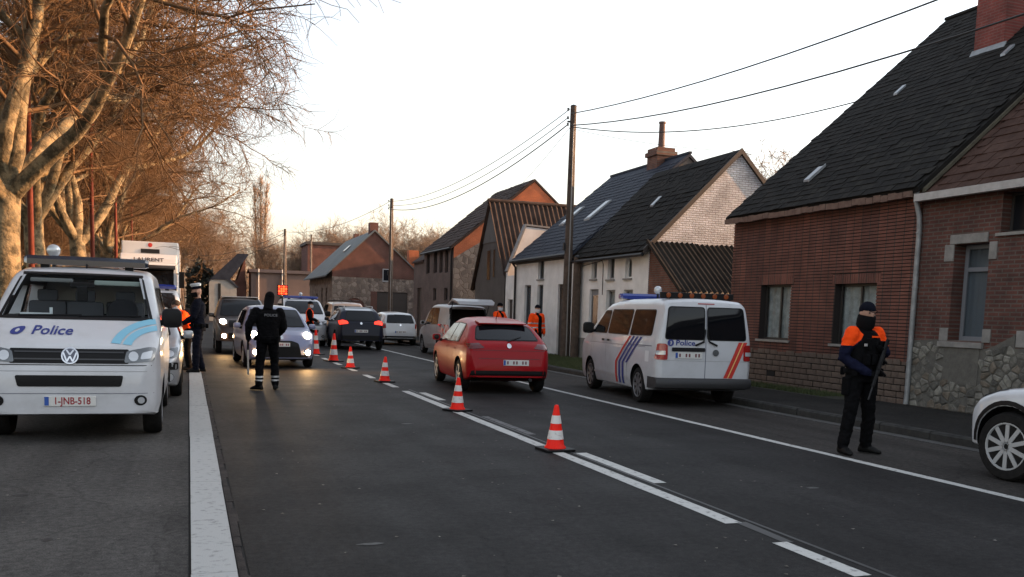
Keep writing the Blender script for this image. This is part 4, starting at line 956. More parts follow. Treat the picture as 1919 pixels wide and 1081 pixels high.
wire((12.30, 29.55, 8.35), (12.5, 60, 8.45), .85, 'middle wire between the tall pole and the distant pole', .014)
wire((12.30, 29.55, 8.12), (12.5, 60, 8.2), .95, 'lowest, thickest wire between the tall pole and the distant pole', .021)
wire((12.35, 29.55, 8.0), (14.2, 45.3, 6.3), .25, 'thin wire dropping from the tall pole to the orange gable', .008)
wire((12.5, 60, 8.7), (8.25, 86, 8.4), .7, 'wire from the distant pole to the farthest pole', .014)
wire((8.25, 86, 8.3), (-2, 120, 8.0), 1.2, 'wire from the farthest pole towards the end of the avenue', .02)
wire((8.25, 86, 7.7), (-2, 120, 7.4), 1.2, 'lower wire from the farthest pole towards the avenue end', .02)
wire((12.42, 29.45, 7.95), (20.5, 24.0, 7.2), .4, 'faint wire crossing behind the white gable ridge', .007)
def lamp(x, y, h, arm, label):
    t = thing('lamp_post', label, 'lamp post', (x, y, 0))
    MB().tube([(0, 0, -.05), (0, 0, 1.2), (0, 0, 1.21), (0, 0, h)], [.10, .10, .075, .055], 12).build('post', RUST, t, smooth=40)
    MB().lathe([(.14, 0), (.13, .12), (.10, .15)], n=12).build('base', RUST, t)
    MB().box(-.05, .05, -.106, -.09, .5, .95).build('service_door', RUST, t)
    MB().tube([(0, 0, h-.03), (.12, 0, h+.3), (.5, 0, h+.5), (arm-.35, 0, h+.58)], [.04, .036, .032, .03], 8).build('arm', RUST, t, smooth=60)
    hd_ = MB().loft([[(arm-.4+k*.2, s*wd*(1 if q else .8), h+.56+(q*.11 if 0 < k < 4 else q*.05)) for s, q in ((-1, 0), (1, 0), (1, 1), (-1, 1))] for k, wd in enumerate((.06, .13, .15, .14, .08))]).build('lamp_head', M('lamp_head_grey', (.42, .41, .38), .5), t, bevel=.01)
    return t
lamp(-3.67, 25.5, 7.4, 1.7, 'red lamp post against the nearest plane tree trunk')
lamp(-3.05, 34.0, 7.3, 1.7, 'tall red lamp post with pale lamp head among the plane trees')
lamp(-3.1, 45.5, 7.3, 1.7, 'red lamp post just left of the white lorry')
lamp(-3.1, 58, 7.3, 1.7, 'red lamp post hidden mostly behind the lorry')

# ------------------------------------------------------------ traffic cones
CONE_R = M('cone_red', (.90, .018, .008), .5, 0, (.80, .018, .008), 6, spec=.2); CONE_W = M('cone_white', (.36, .33, .31), .45, 0, (.66, .64, .62), 14, lo=.30, hi=.46)
def cone(x, y, h, label, rz):
    t = thing('traffic_cone', label, 'traffic cone', (x, y, .004), rz, 'traffic cones along the centre line')
    t.rotation_euler = (random.uniform(-.02, .02), random.uniform(-.025, .025), rz)
    b = MB(); bs = .10+.14*h/.8; b.prism(rpoly([(-bs, -bs), (bs, -bs), (bs, bs), (-bs, bs)], .04), 'z', 0, .03); b.build('base', BLACKPL if h > .6 else BLACKPL, t, bevel=.008)
    q_ = h/.8; f = lambda s: (.142*(1-s)+.032*s)*(q_*.55+.45)*1.0
    segs = [(0, .20, CONE_R, 'body'), (.20, .41, CONE_W, 'reflective_band'), (.41, .57, CONE_R, 'body'), (.57, .76, CONE_W, 'reflective_band'), (.76, 1.0, CONE_R, 'body')]
    for a, c, m_, nm in segs:
        e = .003 if m_ is CONE_W else 0
        pr = [(f(a)+e, .035+a*h), (f(c)+e, .035+c*h)]
        if a == 0: pr = [(f(0)*1.15, .03), (f(0)*1.12, .045)]+[(f(.05), .035+.05*h), pr[1]]
        if c == 1.0: pr = [pr[0], (f(.97), .035+.97*h), (.022, .035+h), (.015, .035+h+.004)]
        MB().lathe(pr, n=20).build(nm, m_, t, smooth=50)
for x, y, h, lb, rz in ((4.08, 9.85, .50, 'nearest and largest red and white traffic cone, on the centre line', .1), (4.10, 14.1, .50, 'traffic cone left of the red car, second nearest', .5), (4.09, 19.9, .52, 'third traffic cone, on the dashed centre line', .2),
                        (4.10, 24.5, .54, 'fourth traffic cone, in front of the dark blue crossover', .9), (4.12, 27.7, .80, 'tall traffic cone beside the headlights of the silver car, fifth in line', .3), (4.10, 31.7, .80, 'farthest traffic cone, beside the orange-vested officer', .7)):
    cone(x, y, h, lb, rz)
# ------------------------------------------------------------ vehicles
def smooth_tab(tab, w_=.05):
    def f(d):
        return (lerp(tab, d-w_)+2*lerp(tab, d)+lerp(tab, d+w_))/4
    return f
def body_mesh(sp):
    """closed body shell; local y = +L/2 is the front.  sp: top, plan, bot tables over d (distance from the front)"""
    zs = sp.get('zs', 1); L = sp['L']; W = sp['W']/2; top = smooth_tab(sp['top'], .03); bot = smooth_tab(sp['bot'], .05); plan = smooth_tab(sp['plan'], .03)
    belt = sp['belt']; tum = sp['tumble']; rcs = sp.get('rc', .10); crown = sp.get('crown', .035)
    ds = sorted(set([round(k*.07, 3) for k in range(int(L/.07)+1)]+[0, .015, .035, .06, .09, .12, L-.12, L-.09, L-.06, L-.035, L-.015, L]+[round(a, 3) for a, b in sp['top']]))
    ds = [d for d in ds if 0 <= d <= L]; rings = []
    side = sp.get('side', [(.15, .86), (.28, .95), (.45, .985), (.62, 1.0), (.8, .995), (belt, .972)])
    for d in ds:
        t = top(d); b = bot(d); w0 = W*plan(d)
        def X(z):
            x = w0*lerp(side, min(z, belt))
            if z > belt: x -= tum*(z-belt)+.10*tum*max(0, z-belt)**2
            return max(x, .05)
        rc = min(rcs, (t-b)*.35); n1 = 15; half = [(0, b), (X(b+.02)*.6, b), (X(b+.02)-.03, b)]
        for k in range(n1+1): z = b+.02+(t-rc-b-.02)*k/n1; half.append((X(z), z))
        xr = X(t-rc); rx = min(rc*1.15, xr*.4)
        xt = X(t)
        for k in range(1, 6): a = math.pi/2*k/5; half.append((xr-(xr-xt)*math.sin(a)*.5-rx*(1-math.cos(a)), t-rc+rc*math.sin(a)))
        xe = half[-1][0]; cr = crown*min(1, xe/.6)
        for k in range(1, 6): s_ = 1-k/6; half.append((xe*s_, t+cr*(1-s_*s_)))
        half.append((0, t+cr))
        y = L/2-d
        ring = [(x, y, z*zs) for x, z in half]+[(-x, y, z*zs) for x, z in half[-2:0:-1]]
        rings.append(ring)
    mb = MB().loft(rings); me = mb.mesh('body')
    bm = bmesh.new(); bm.from_mesh(me); bmesh.ops.recalc_face_normals(bm, faces=bm.faces); bm.to_mesh(me); bm.free(); return me
def boolean(me, cutters):
    """difference of cutter meshes; cut faces take slot 1"""
    o = bpy.data.objects.new('tmp', me); COL.objects.link(o); tmp = []
    for c in cutters:
        bm = bmesh.new(); bm.from_mesh(c); bmesh.ops.recalc_face_normals(bm, faces=bm.faces); bm.to_mesh(c); bm.free()
        q = bpy.data.objects.new('cut', c); COL.objects.link(q); tmp.append(q); m_ = o.modifiers.new('b', 'BOOLEAN'); m_.operation = 'DIFFERENCE'; m_.object = q; m_.solver = 'EXACT'
    dg = bpy.context.evaluated_depsgraph_get(); dg.update(); out = bpy.data.meshes.new_from_object(o.evaluated_get(dg))
    for q in tmp+[o]:
        d_ = q.data; bpy.data.objects.remove(q); bpy.data.meshes.remove(d_)
    return out
def inpoly_grid(poly, res):
    bm = bmesh.new(); vs = [bm.verts.new((a, b, 0)) for a, b in poly]; bm.faces.new(vs)
    xs = [p[0] for p in poly]; ys = [p[1] for p in poly]
    for lo, hi, nrm in ((min(xs), max(xs), (1, 0, 0)), (min(ys), max(ys), (0, 1, 0))):
        n = int((hi-lo)/res)
        for k in range(1, n+1):
            c = lo+(hi-lo)*k/(n+1)
            bmesh.ops.bisect_plane(bm, geom=bm.verts[:]+bm.edges[:]+bm.faces[:], plane_co=(c, 0, 0) if nrm[0] else (0, c, 0), plane_no=nrm)
    bm.verts.index_update(); v = [(p.co.x, p.co.y) for p in bm.verts]; f = [tuple(x.index for x in q.verts) for q in bm.faces]; bm.free(); return v, f
class Veh:
    def __init__(s, sp, name, label, cat, loc, rz, group=None):
        s.sp = sp; s.L = sp['L']; s.W = sp['W']; s.root = thing(name, label, cat, loc, rz, group)
        me = body_mesh(sp); r_ = sp['r']; s.wy = [s.L/2-sp['fo'], s.L/2-sp['fo']-sp['wb']]; s.tw = sp.get('tw', .21)
        s.bvh_full = BVHTree.FromPolygons([v.co for v in me.vertices], [tuple(p.vertices) for p in me.polygons])
        cuts = []
        for y in s.wy:
            for sg in (-1, 1):
                m_ = MB().lathe([(r_+.055, 0), (r_+.055, .6)], (0, 0, 0), 'x', 30)
                x0 = s.W/2-.27
                for i, p in enumerate(m_.v): m_.v[i] = ((x0+p[0])*sg, p[1]+y, p[2]+r_+.01)
                cuts.append(m_.mesh('c'))
        for c in sp.get('cuts', []): cuts.append(c)
        me = boolean(me, cuts)
        me.materials.clear(); me.materials.append(sp['paint']); me.materials.append(BLACKPL)
        cut_in = sp.get('cut_test')
        for p in me.polygons:
            c = p.center; p.material_index = 0
            for y in s.wy:
                d_ = math.hypot(c.y-y, c.z-r_-.01)
                if d_ < r_+.052 or (d_ < r_+.06 and abs(p.normal.x) < .35 and abs(c.x) > s.W/2-.29): p.material_index = 1
            if cut_in and cut_in(c): p.material_index = 1
            if c.z < sp.get('sill', .0): p.material_index = 1
        smooth_mesh(me, 32)
        s.body = obj('body', me, None, s.root)
        s.wheels(r_)
    def cast(s, face, u, z):
        far = 6; z = z*s.sp.get('zs', 1) if face != 'top' else z
        if face == 'front': o, d = (-u, far, z), (0, -1, 0)
        elif face == 'back': o, d = (u, -far, z), (0, 1, 0)
        elif face == 'left': o, d = (-far, -u, z), (1, 0, 0)
        elif face == 'right': o, d = (far, u, z), (-1, 0, 0)
        else: o, d = (u, z, far), (0, 0, -1)
        h = s.bvh_full.ray_cast(Vector(o), Vector(d)); return h
    def project(s, face, v, off):
        out = []; last = None
        for u, z in v:
            h = s.cast(face, u, z)
            if h[0] is None:
                for k in (.97, .94, .9, .8):
                    h = s.cast(face, u*k, z-.01)
                    if h[0] is not None: break
            if h[0] is None: out.append(last or Vector((0, 0, z))); continue
            n_ = h[1]; d = {'front': Vector((0, 1, 0)), 'back': Vector((0, -1, 0)), 'left': Vector((-1, 0, 0)), 'right': Vector((1, 0, 0)), 'top': Vector((0, 0, 1))}[face]
            if n_.dot(d) < 0: n_ = -n_
            last = h[0]+(n_*.6+d*.4).normalized()*off; out.append(last)
        return out
    def decal(s, name, face, poly, mat, off=.006, r_=0, res=.06, parent=None, thick=True):
        if r_: poly = rpoly(poly, r_)
        v, f = inpoly_grid(poly, res); p = s.project(face, v, off)
        mb = MB(); mb.add(p, f); o = mb.build(name, mat, parent or s.root, smooth=60)
        return o
    def text(s, t, face, u, z, size, mat, off=.008, sx=1.0, shear=0, bold=0, rot=0, parent=None, name='lettering'):
        v, f = text_mesh(t, size, sx, shear, bold); c, q = math.cos(rot), math.sin(rot)
        p = s.project(face, [(u+a*c-b*q, z+a*q+b*c) for a, b in v], off); mb = MB(); mb.add(p, f); return mb.build(name, mat, parent or s.root, fix=False)
    def sides(s, name, poly, mat, off=.006, r_=0, frame=None, res=.08):
        """poly in (d, z): d from the front, on both flanks"""
        for face in ('left', 'right'):
            pp = [((s.L/2-d)*(-1 if face == 'left' else 1), z) for d, z in poly]
            p = None
            if frame:
                cx = sum(a for a, b in pp)/len(pp); cz = sum(b for a, b in pp)/len(pp)
                big = [(a+math.copysign(frame, a-cx), b+math.copysign(frame, b-cz)) for a, b in pp]
                p = s.decal('window_trim', face, big, BLACKPL, off*.5, r_*1.2, res); s.decal(name, face, pp, mat, off, r_, res, p)
            else: s.decal(name, face, pp, mat, off, r_, res)
    def wheels(s, r_):
        sp = s.sp; rim = sp.get('rim', 'alloy'); tw = s.tw
        t = MB(); t.lathe([(r_*.66, -tw/2+.02), (r_*.72, -tw/2), (r_*.93, -tw/2+.005), (r_*.985, -tw/2+.03), (r_, -tw/2+.06), (r_, tw/2-.06), (r_*.985, tw/2-.03), (r_*.93, tw/2-.005), (r_*.72, tw/2), (r_*.66, tw/2-.02)], (0, 0, 0), 'x', 30)
        tm = t.mesh('wheel'); bm = bmesh.new(); bm.from_mesh(tm); bmesh.ops.recalc_face_normals(bm, faces=bm.faces); bm.to_mesh(tm); bm.free(); tm.materials.append(RUBBER); smooth_mesh(tm, 40)
        q = MB(); q.lathe([(r_*.60, -.02), (r_*.64, tw/2-.035), (r_*.69, tw/2-.012), (r_*.69, tw/2-.004), (r_*.655, tw/2-.004), (r_*.60, tw/2-.05)], (0, 0, 0), 'x', 30)
        ns = {'alloy': 10, 'alloy5': 5, 'steel': 8}[rim]
        for k in range(ns):
            a = 2*math.pi*k/ns; w_ = .045 if rim == 'alloy' else .05 if rim == 'alloy5' else .055
            m_ = Matrix.Rotation(a, 3, 'X'); q.cbox(m_ @ Vector((tw/2-.026, 0, r_*.36)), (.03, w_, r_*.56), m_)
        q.lathe([(.06, tw/2-.05), (.058, tw/2-.026), (.04, tw/2-.022), (.005, tw/2-.0215)], (0, 0, 0), 'x', 14)
        rm = q.mesh('rim'); bm = bmesh.new(); bm.from_mesh(rm); bmesh.ops.recalc_face_normals(bm, faces=bm.faces); bm.to_mesh(rm); bm.free(); rm.materials.append(ALLOY if rim != 'steel' else STEELRIM); smooth_mesh(rm, 40)
        db = MB(); db.lathe([(r_*.62, tw/2-.075), (r_*.62, tw/2-.07)], (0, 0, 0), 'x', 24); dm = db.mesh('brake'); dm.materials.append(DARKMETAL)
        for y in s.wy:
            for sg in (1, -1):
                o = obj('wheel', tm, None, s.root); o.location = (sg*(s.W/2-tw/2-.025), y, r_); o.rotation_euler = (0, 0, 0 if sg > 0 else math.pi)
                obj('rim', rm, None, o); obj('brake_disc', dm, None, o)
    def mirror(s, d, z, mat, w_=.20, h=.15):
        for sg in (-1, 1):
            x0 = s.W/2*s.sp.get('mx', .93)
            mb = MB(); rings = []
            for k, (f, yy) in enumerate(((.55, .05), (.92, .035), (1.0, 0), (1.0, -.05), (.93, -.06))):
                rings.append([(sg*(x0+.12+w_/2*math.copysign(abs(math.cos(a))**.5, math.cos(a))*f), s.L/2-d+yy, z+.02+h/2*math.copysign(abs(math.sin(a))**.55, math.sin(a))*f) for a in (2*math.pi*i/20 for i in range(20))])
            o = mb.loft(rings).build('wing_mirror', mat, s.root, smooth=50)
            MB().tube([(sg*(x0-.04), s.L/2-d-.03, z-.05), (sg*(x0+.06), s.L/2-d-.02, z-.03)], .035, 8).build('mirror_arm', BLACKPL, o)
            MB().lathe([(.01, 0), (h*.42, .001), (h*.42, .002)], (0, 0, 0), 'y', 12).build('mirror_glass', GLASS, o).location = (sg*(x0+.12), s.L/2-d-.064, z+.02)
    def plate(s, face, u, z, w_=.52, h=.11, chars=None, mat=PLATERED):
        hh = s.cast(face, u, z); z = z*s.sp.get('zs', 1); y0 = hh[0].y if hh[0] else 0; sg = 1 if face == 'front' else -1; y = y0+sg*.014
        x = -u if face == 'front' else u
        o = MB().box(x-w_/2, x+w_/2, min(y, y-sg*.02), max(y, y-sg*.02), z-h/2, z+h/2).build('number_plate', PLATE, s.root, bevel=.003)
        ud = Vector((-1, 0, 0)) if face == 'front' else Vector((1, 0, 0)); c = Vector((x, y+sg*.002, z))
        q = c-ud*(w_/2-.025); m_ = MB(); m_.add([q-ud*.022-Vector((0, 0, h*.44)), q+ud*.022-Vector((0, 0, h*.44)), q+ud*.022+Vector((0, 0, h*.44)), q-ud*.022+Vector((0, 0, h*.44))], [(0, 1, 2, 3)]); m_.build('plate_band', EUBLUE, o)
        if chars: flat_text(chars, h*1.0, mat, o, c+ud*.02-Vector((0, 0, .001)), ud, (0, 0, 1), .80, 'plate_lettering', .002)
        else:
            for k in range(7):
                if k in (1, 4): continue
                a = c+ud*(-w_*.33+k*w_*.118); m_ = MB(); m_.add([a+ud*e*w_*.030+Vector((0, 0, f*h*.28)) for e, f in ((-1, -1), (1, -1), (1, 1), (-1, 1))], [(0, 1, 2, 3)]); m_.build('plate_character', mat, o)
        return o
    def lamp(s, name, face, poly, mat, off=.008, r_=.02, inner=None, imat=None):
        o = s.decal(name, face, poly, mat, off, r_, .05)
        if inner: s.decal(name+'_bulb', face, inner, imat, off+.006, .02, .04, o)
        return o
def circ(u, z, r_, n=14, sx=1): return [(u+r_*sx*math.cos(2*math.pi*k/n), z+r_*math.sin(2*math.pi*k/n)) for k in range(n)]
def mir(poly): return [(-a, b) for a, b in poly][::-1]

# ---- panel van (used for the police vans)
def van_spec(paint, clear=False):
    sp = dict(L=4.89, W=1.904, r=.335, fo=.92, wb=3.0, belt=1.22, tumble=.20, paint=paint, rim='steel', rc=.11, crown=.03, mx=.97, tw=.22,
        top=[(0, .66), (.02, .80), (.06, .96), (.12, 1.04), (.2, 1.09), (.5, 1.21), (.78, 1.315), (.80, 1.325), (1.35, 1.68), (1.62, 1.83), (1.8, 1.89), (2.2, 1.935), (2.9, 1.96), (4.3, 1.955), (4.68, 1.93), (4.80, 1.87), (4.85, 1.5), (4.875, 1.15), (4.885, .95), (4.89, .60)],
        bot=[(0, .26), (.3, .22), (.9, .22), (4.2, .25), (4.6, .30), (4.89, .36)],
        plan=[(0, .70), (.02, .80), (.06, .88), (.14, .935), (.35, .975), (.8, 1.0), (4.2, 1.0), (4.7, .985), (4.80, .965), (4.86, .925), (4.89, .86)],
        side=[(.15, .88), (.28, .95), (.42, .985), (.7, 1.0), (1.0, .995), (1.22, .975)])
    return sp
SIDEW = [[(1.05, 1.27), (1.98, 1.27), (1.98, 1.72), (1.62, 1.72)], [(2.06, 1.27), (3.30, 1.27), (3.30, 1.74), (2.06, 1.74)], [(3.40, 1.27), (4.52, 1.29), (4.47, 1.74), (3.40, 1.74)]]
def police_van(label, loc, rz, clear=False, front=True, back=True, name='police_van', livery=True):
    sp = van_spec(WHITEP); zs = 1.035 if clear else 1.0; sp['zs'] = zs; dz = 1.96*(zs-1); lo = .065 if clear else 0
    if clear: sp['bot'] = [(0, .33), (.3, .28), (.9, .24), (4.2, .25), (4.6, .30), (4.89, .36)]
    ws = [(-.80, 1.345), (.80, 1.345), (.655, 1.85), (-.655, 1.85)]
    if clear:
        L2 = sp['L']/2
        c1 = MB().prism([(a*.975, b*zs) for a, b in ws], 'y', L2-.55, L2-3.6).mesh('c')
        c2 = MB().prism([(L2-d, z*zs) for d, z in ((1.15, 1.36), (1.93, 1.36), (1.93, 1.70), (1.60, 1.70))], 'x', -1.5, 1.5).mesh('c')
        c3 = MB().prism([(L2-d, z*zs) for d, z in ((2.12, 1.36), (3.25, 1.36), (3.25, 1.72), (2.12, 1.72))], 'x', -1.5, 1.5).mesh('c')
        sp['cuts'] = [c1, c2, c3]
        sp['cut_test'] = lambda c: abs(c.x) < .80-(c.z/zs-1.345)*.28-.004 and 1.33 < c.z/zs < 1.86 and -1.6 < c.y < L2-.75 and not (c.z/zs-1.345 > (L2-c.y-.83)*.62+.01)
    v = Veh(sp, name, label, 'van', loc, rz); L = v.L
    # glass
    if clear:
        seal = v.decal('windscreen_seal', 'front', [(-.835, 1.32), (.835, 1.32), (.685, 1.868), (.668, 1.852), (.79, 1.352), (-.79, 1.352), (-.668, 1.852), (-.685, 1.868)], BLACKPL, .005, 0, .08)
        v.decal('windscreen_seal', 'front', [(-.685, 1.868), (-.668, 1.843), (.668, 1.843), (.685, 1.868)], BLACKPL, .005, 0, .08)
        v.decal('windscreen', 'front', ws, CLEAR, .004, .05, .10, seal)
    else:
        tr = v.decal('windscreen_seal', 'front', [(-.83, 1.32), (.83, 1.32), (.68, 1.865), (-.68, 1.865)], BLACKPL, .004, .06, .08); v.decal('windscreen', 'front', ws, GLASS, .007, .05, .08, tr)
    for k, p in enumerate(SIDEW):
        if clear and k < 2: v.sides('side_window', p, CLEAR, .005, .05)
        else: v.sides('side_window', p, GLASS, .008, .06, .018)
    # front: grille, lamps, bumper
    g = v.decal('grille', 'front', [(-.60, .865), (.60, .865), (.60, 1.02), (-.60, 1.02)], BLACKPL, .006, .02, .06)
    for z in (.91, .985): v.decal('grille_bar', 'front', [(-.55, z-.008), (.55, z-.008), (.55, z+.008), (-.55, z+.008)], M('grille_bar', (.05, .05, .052), .3, .5), .014, 0, .08, g)
    for m_ in (lambda p: p, mir):
        h = v.lamp('headlight', 'front', m_([(.55, .875), (.86, .895), (.885, 1.04), (.80, 1.045), (.575, 1.00)]), LENSD, .010, .03)
        v.decal('headlight_lens', 'front', m_(circ(.65, .945, .052)), LENS, .016, 0, .05, h); v.decal('headlight_lens', 'front', m_([(.72, .915), (.83, .925), (.85, 1.01), (.74, .985)]), LENS, .015, .02, .05, h)
        f = v.decal('fog_lamp', 'front', m_(circ(.72, .405+lo, .058, 14, 1.15)), BLACKPL, .006, 0, .05); v.decal('fog_lens', 'front', m_(circ(.725, .405+lo, .036)), LENS, .012, 0, .04, f)
    v.decal('lower_intake', 'front', [(-.52, .555+lo), (.52, .555+lo), (.545, .675+lo), (-.545, .675+lo)], BLACKPL, .006, .025, .06)
    v.decal('panel_gap', 'front', [(-.84, .845), (.84, .845), (.84, .853), (-.84, .853)], BLACKPL, .004, 0, .08); v.decal('panel_gap', 'front', [(-.86, .478+lo), (.86, .478+lo), (.86, .484+lo), (-.86, .484+lo)], DGREY, .004, 0, .08)
    v.decal('panel_gap', 'front', [(-.86, .735+lo*.7), (.86, .735+lo*.7), (.86, .741+lo*.7), (-.86, .741+lo*.7)], M('gap_grey', (.3, .3, .31), .5), .003, 0, .08)
    bd = v.decal('badge', 'front', circ(0, .945, .088, 20), CHROME, .02, 0, .05); v.decal('badge_field', 'front', circ(0, .945, .074, 20), DGREY, .023, 0, .05, bd)
    for pl in ([(-.052, .99), (-.034, .99), (0, .94), (.034, .99), (.052, .99), (.006, .916), (-.006, .916)], ):
        pass
    def stroke(a, b, w_=.008):
        A_, B_ = Vector(a), Vector(b); n_ = Vector((-(B_-A_).y, (B_-A_).x)).normalized()*w_; v.decal('badge_stroke', 'front', [tuple(A_+n_), tuple(A_-n_), tuple(B_-n_), tuple(B_+n_)], CHROME, .026, 0, .1, bd)
    for a, b in (((-.036, 1.003), (0, .955)), ((0, .955), (.036, 1.003)), ((-.066, .975), (-.03, .883)), ((-.03, .883), (0, .94)), ((0, .94), (.03, .883)), ((.03, .883), (.066, .975))): stroke(a, b)
    v.plate('front', .0, .40+lo, .52, .11, '1-JNB-518' if clear else None)
    for k, (x0, x1) in enumerate(((-.62, .05), (.02, .70))):
        a = v.cast('front', x0, 1.36)[0]; b = v.cast('front', x1, 1.375)[0]
        MB().tube([a+Vector((0, .02, 0)), b+Vector((0, .02, 0))], .009, 5).build('wiper', BLACKPL, v.root)
    v.mirror(1.02, 1.33+(.06 if clear else 0), BLACKPL, .24, .24)
    # sides: seams, handles, sill
    for d in (1.02, 2.02, 3.36): v.sides('door_gap', [(d-.004, .38), (d+.004, .38), (d+.004, 1.25), (d-.004, 1.25)], DGREY, .003, 0)
    v.sides('slide_rail', [(3.4, 1.075), (4.6, 1.085), (4.6, 1.10), (3.4, 1.09)], DGREY, .005, 0); v.sides('waist_gap', [(.9, 1.045), (4.3, 1.06), (4.3, 1.068), (.9, 1.053)], DGREY, .003, 0)
    v.sides('door_handle', [(1.78, 1.10), (1.95, 1.10), (1.95, 1.14), (1.78, 1.14)], BLACKPL, .03, .015); v.sides('door_handle', [(2.12, 1.10), (2.29, 1.10), (2.29, 1.14), (2.12, 1.14)], BLACKPL, .03, .015)
    v.sides('rub_strip', [(1.28, .42), (3.42, .42), (3.42, .455), (1.28, .455)], M('strip_grey', (.45, .45, .46), .5), .008, 0)
    v.sides('fuel_flap', [(4.32, .80), (4.50, .80), (4.50, 1.0), (4.32, 1.0)], M('flap', (.68, .69, .70), .4), .003, .02)
    # rear
    for u0, u1 in ((-.78, -.045), (.035, .78)):
        sh = lambda u, z: u*(1-(z-1.2)*.16)
        P_ = [(sh(u0, 1.24), 1.24), (sh(u1, 1.24), 1.24), (sh(u1, 1.80), 1.80), (sh(u0, 1.80), 1.80)]
        t = v.decal('window_trim', 'back', [(a+(-.02 if a < (u0+u1)/2 else .02), b+(-.02 if b < 1.5 else .02)) for a, b in P_], BLACKPL, .004, .07, .08); v.decal('rear_window', 'back', P_, GLASS, .008, .06, .08, t)
    v.decal('door_gap', 'back', [(-.008, .46), (.004, .46), (.004, 1.86), (-.008, 1.86)], DGREY, .003, 0, .1); v.decal('panel_gap', 'back', [(-.8, .845), (.8, .845), (.8, .851), (-.8, .851)], M('gap_grey', (.3, .3, .31), .5), .003, 0, .08)
    for sg in (-1, 1):
        P_ = [(sg*.93, .86), (sg*.735, .86), (sg*.735, 1.12), (sg*.78, 1.15), (sg*.90, 1.15)]
        P_ = P_ if sg < 0 else P_[::-1]
        t = v.decal('tail_light', 'back', P_, REDLENS, .012, .03, .05); v.decal('reverse_lens', 'back', [(sg*.84-.075, .95), (sg*.84+.06, .95), (sg*.84+.06, 1.02), (sg*.84-.075, 1.02)], LENS, .018, .01, .05, t)
        MB().tube([(sg*.05+.01, -L/2+.0, 1.20), (sg*.05+sg*.16, -L/2-.01, 1.13)], .018, 6).build('rear_wiper', BLACKPL, v.root); MB().tube([(sg*.02, -L/2+.01, 1.42), (sg*.05, -L/2+.0, 1.20)], .012, 5).build('wiper_blade', BLACKPL, v.root)
    v.decal('plate_handle', 'back', [(-.66, 1.015), (-.02, 1.015), (-.02, 1.085), (-.66, 1.085)], BLACKPL, .02, .02, .06); v.plate('back', -.33, .945, .52, .11, None, M('plate_dark_red', (.16, .05, .06), .5))
    v.decal('rear_badge', 'back', circ(.19, 1.0, .06, 16), M('badge_grey', (.12, .13, .14), .3, .5), .014, 0, .05)
    v.decal('high_brake_light', 'back', [(-.16, 1.865), (.16, 1.865), (.16, 1.885), (-.16, 1.885)], REDLENS, .01, 0, .05)
    # rear bumper
    rings = []
    for (x, yb) in ((-.95, .30), (-.93, .08), (-.80, 0), (-.4, -.03), (.4, -.03), (.80, 0), (.93, .08), (.95, .30)):
        y0 = -L/2+yb-.02; rings.append([(x, y0+.12, .33), (x, y0-.02, .36), (x, y0-.05, .42), (x, y0-.04, .50), (x, y0, .535), (x, y0+.12, .54)])
    MB().loft(rings).build('rear_bumper', M('bumper_grey', (.03, .03, .032), .6), v.root, smooth=50)
    # roof equipment
    lb = MB(); lb.loft([[(x, L/2-2.15+s*w_, 2.03+dz+z*h) for s, z in ((-1, -1), (1, -1), (1, .2), (.6, 1), (-.6, 1), (-1, .2))] for x, w_, h in ((-.74, .06, .04), (-.70, .11, .055), (-.2, .13, .06), (.2, .13, .06), (.70, .11, .055), (.74, .06, .04))])
    bar = lb.build('light_bar', DARKLENS if clear else BLUELENS, v.root, smooth=30)
    for x in (-.5, .5): MB().box(x-.05, x+.05, L/2-2.22, L/2-2.08, 1.93+dz, 1.985+dz).build('bar_foot', BLACKPL, bar)
    sx_ = -.02 if not clear else .44
    spl = MB(); spl.tube([(0, 0, 1.96), (0, 0, 2.10)], .025, 8); sp_ = spl.build('searchlight_stem', BLACKPL, v.root); sp_.location = (sx_, L/2-2.45, dz)
    MB().ball((0, 0, 2.17), .085, 10, (1, .9, 1)).build('searchlight', M('searchlight_shell', (.5, .52, .54), .25, .3, coat=1), sp_, smooth=180)
    if not clear:
        ar = MB().box(-.72, .72, -1.95, -1.88, 1.985, 2.10).build('warning_bar', BLACKPL, v.root, bevel=.01); ar.location = (0, 0, -.02)
        for k in range(6): MB().lathe([(.048, 0), (.042, -.014), (.01, -.016)], (0, 0, 0), 'y', 12).build('warning_lamp', AMBER, ar).location = (-.57+k*.228, -1.951, 2.045)
    MB().tube([(0, L/2-1.95, 1.95), (0, L/2-1.99, 2.06)], .012, 6).build('aerial', BLACKPL, v.root)
    # livery
    if livery and clear:
        v.text('Police', 'front', -.215, 1.20, .128, DBLUE, .007, 1.38, .12, .002)
        for k, (z0) in enumerate((0,)):
            e = v.decal('police_emblem', 'front', [(-.645, 1.175), (-.62, 1.155), (-.56, 1.155), (-.52, 1.175), (-.495, 1.22), (-.51, 1.24), (-.56, 1.237), (-.625, 1.215)], DBLUE, .007, .02, .05)
            v.decal('emblem_swirl', 'front', [(-.595, 1.18), (-.565, 1.175), (-.545, 1.20), (-.56, 1.215), (-.585, 1.205)], WHITEP, .010, .02, .05, e)
        def arc(r0, r1, cx=.98, cz=.99, sx=1.25):
            a = [math.pi*(.5+.5*k/10) for k in range(11)]
            return [(min(.87, cx+r0*sx*math.cos(t)), cz+r0*.9*math.sin(t)) for t in a]+[(min(.87, cx+r1*sx*math.cos(t)), cz+r1*.9*math.sin(t)) for t in a[::-1]]
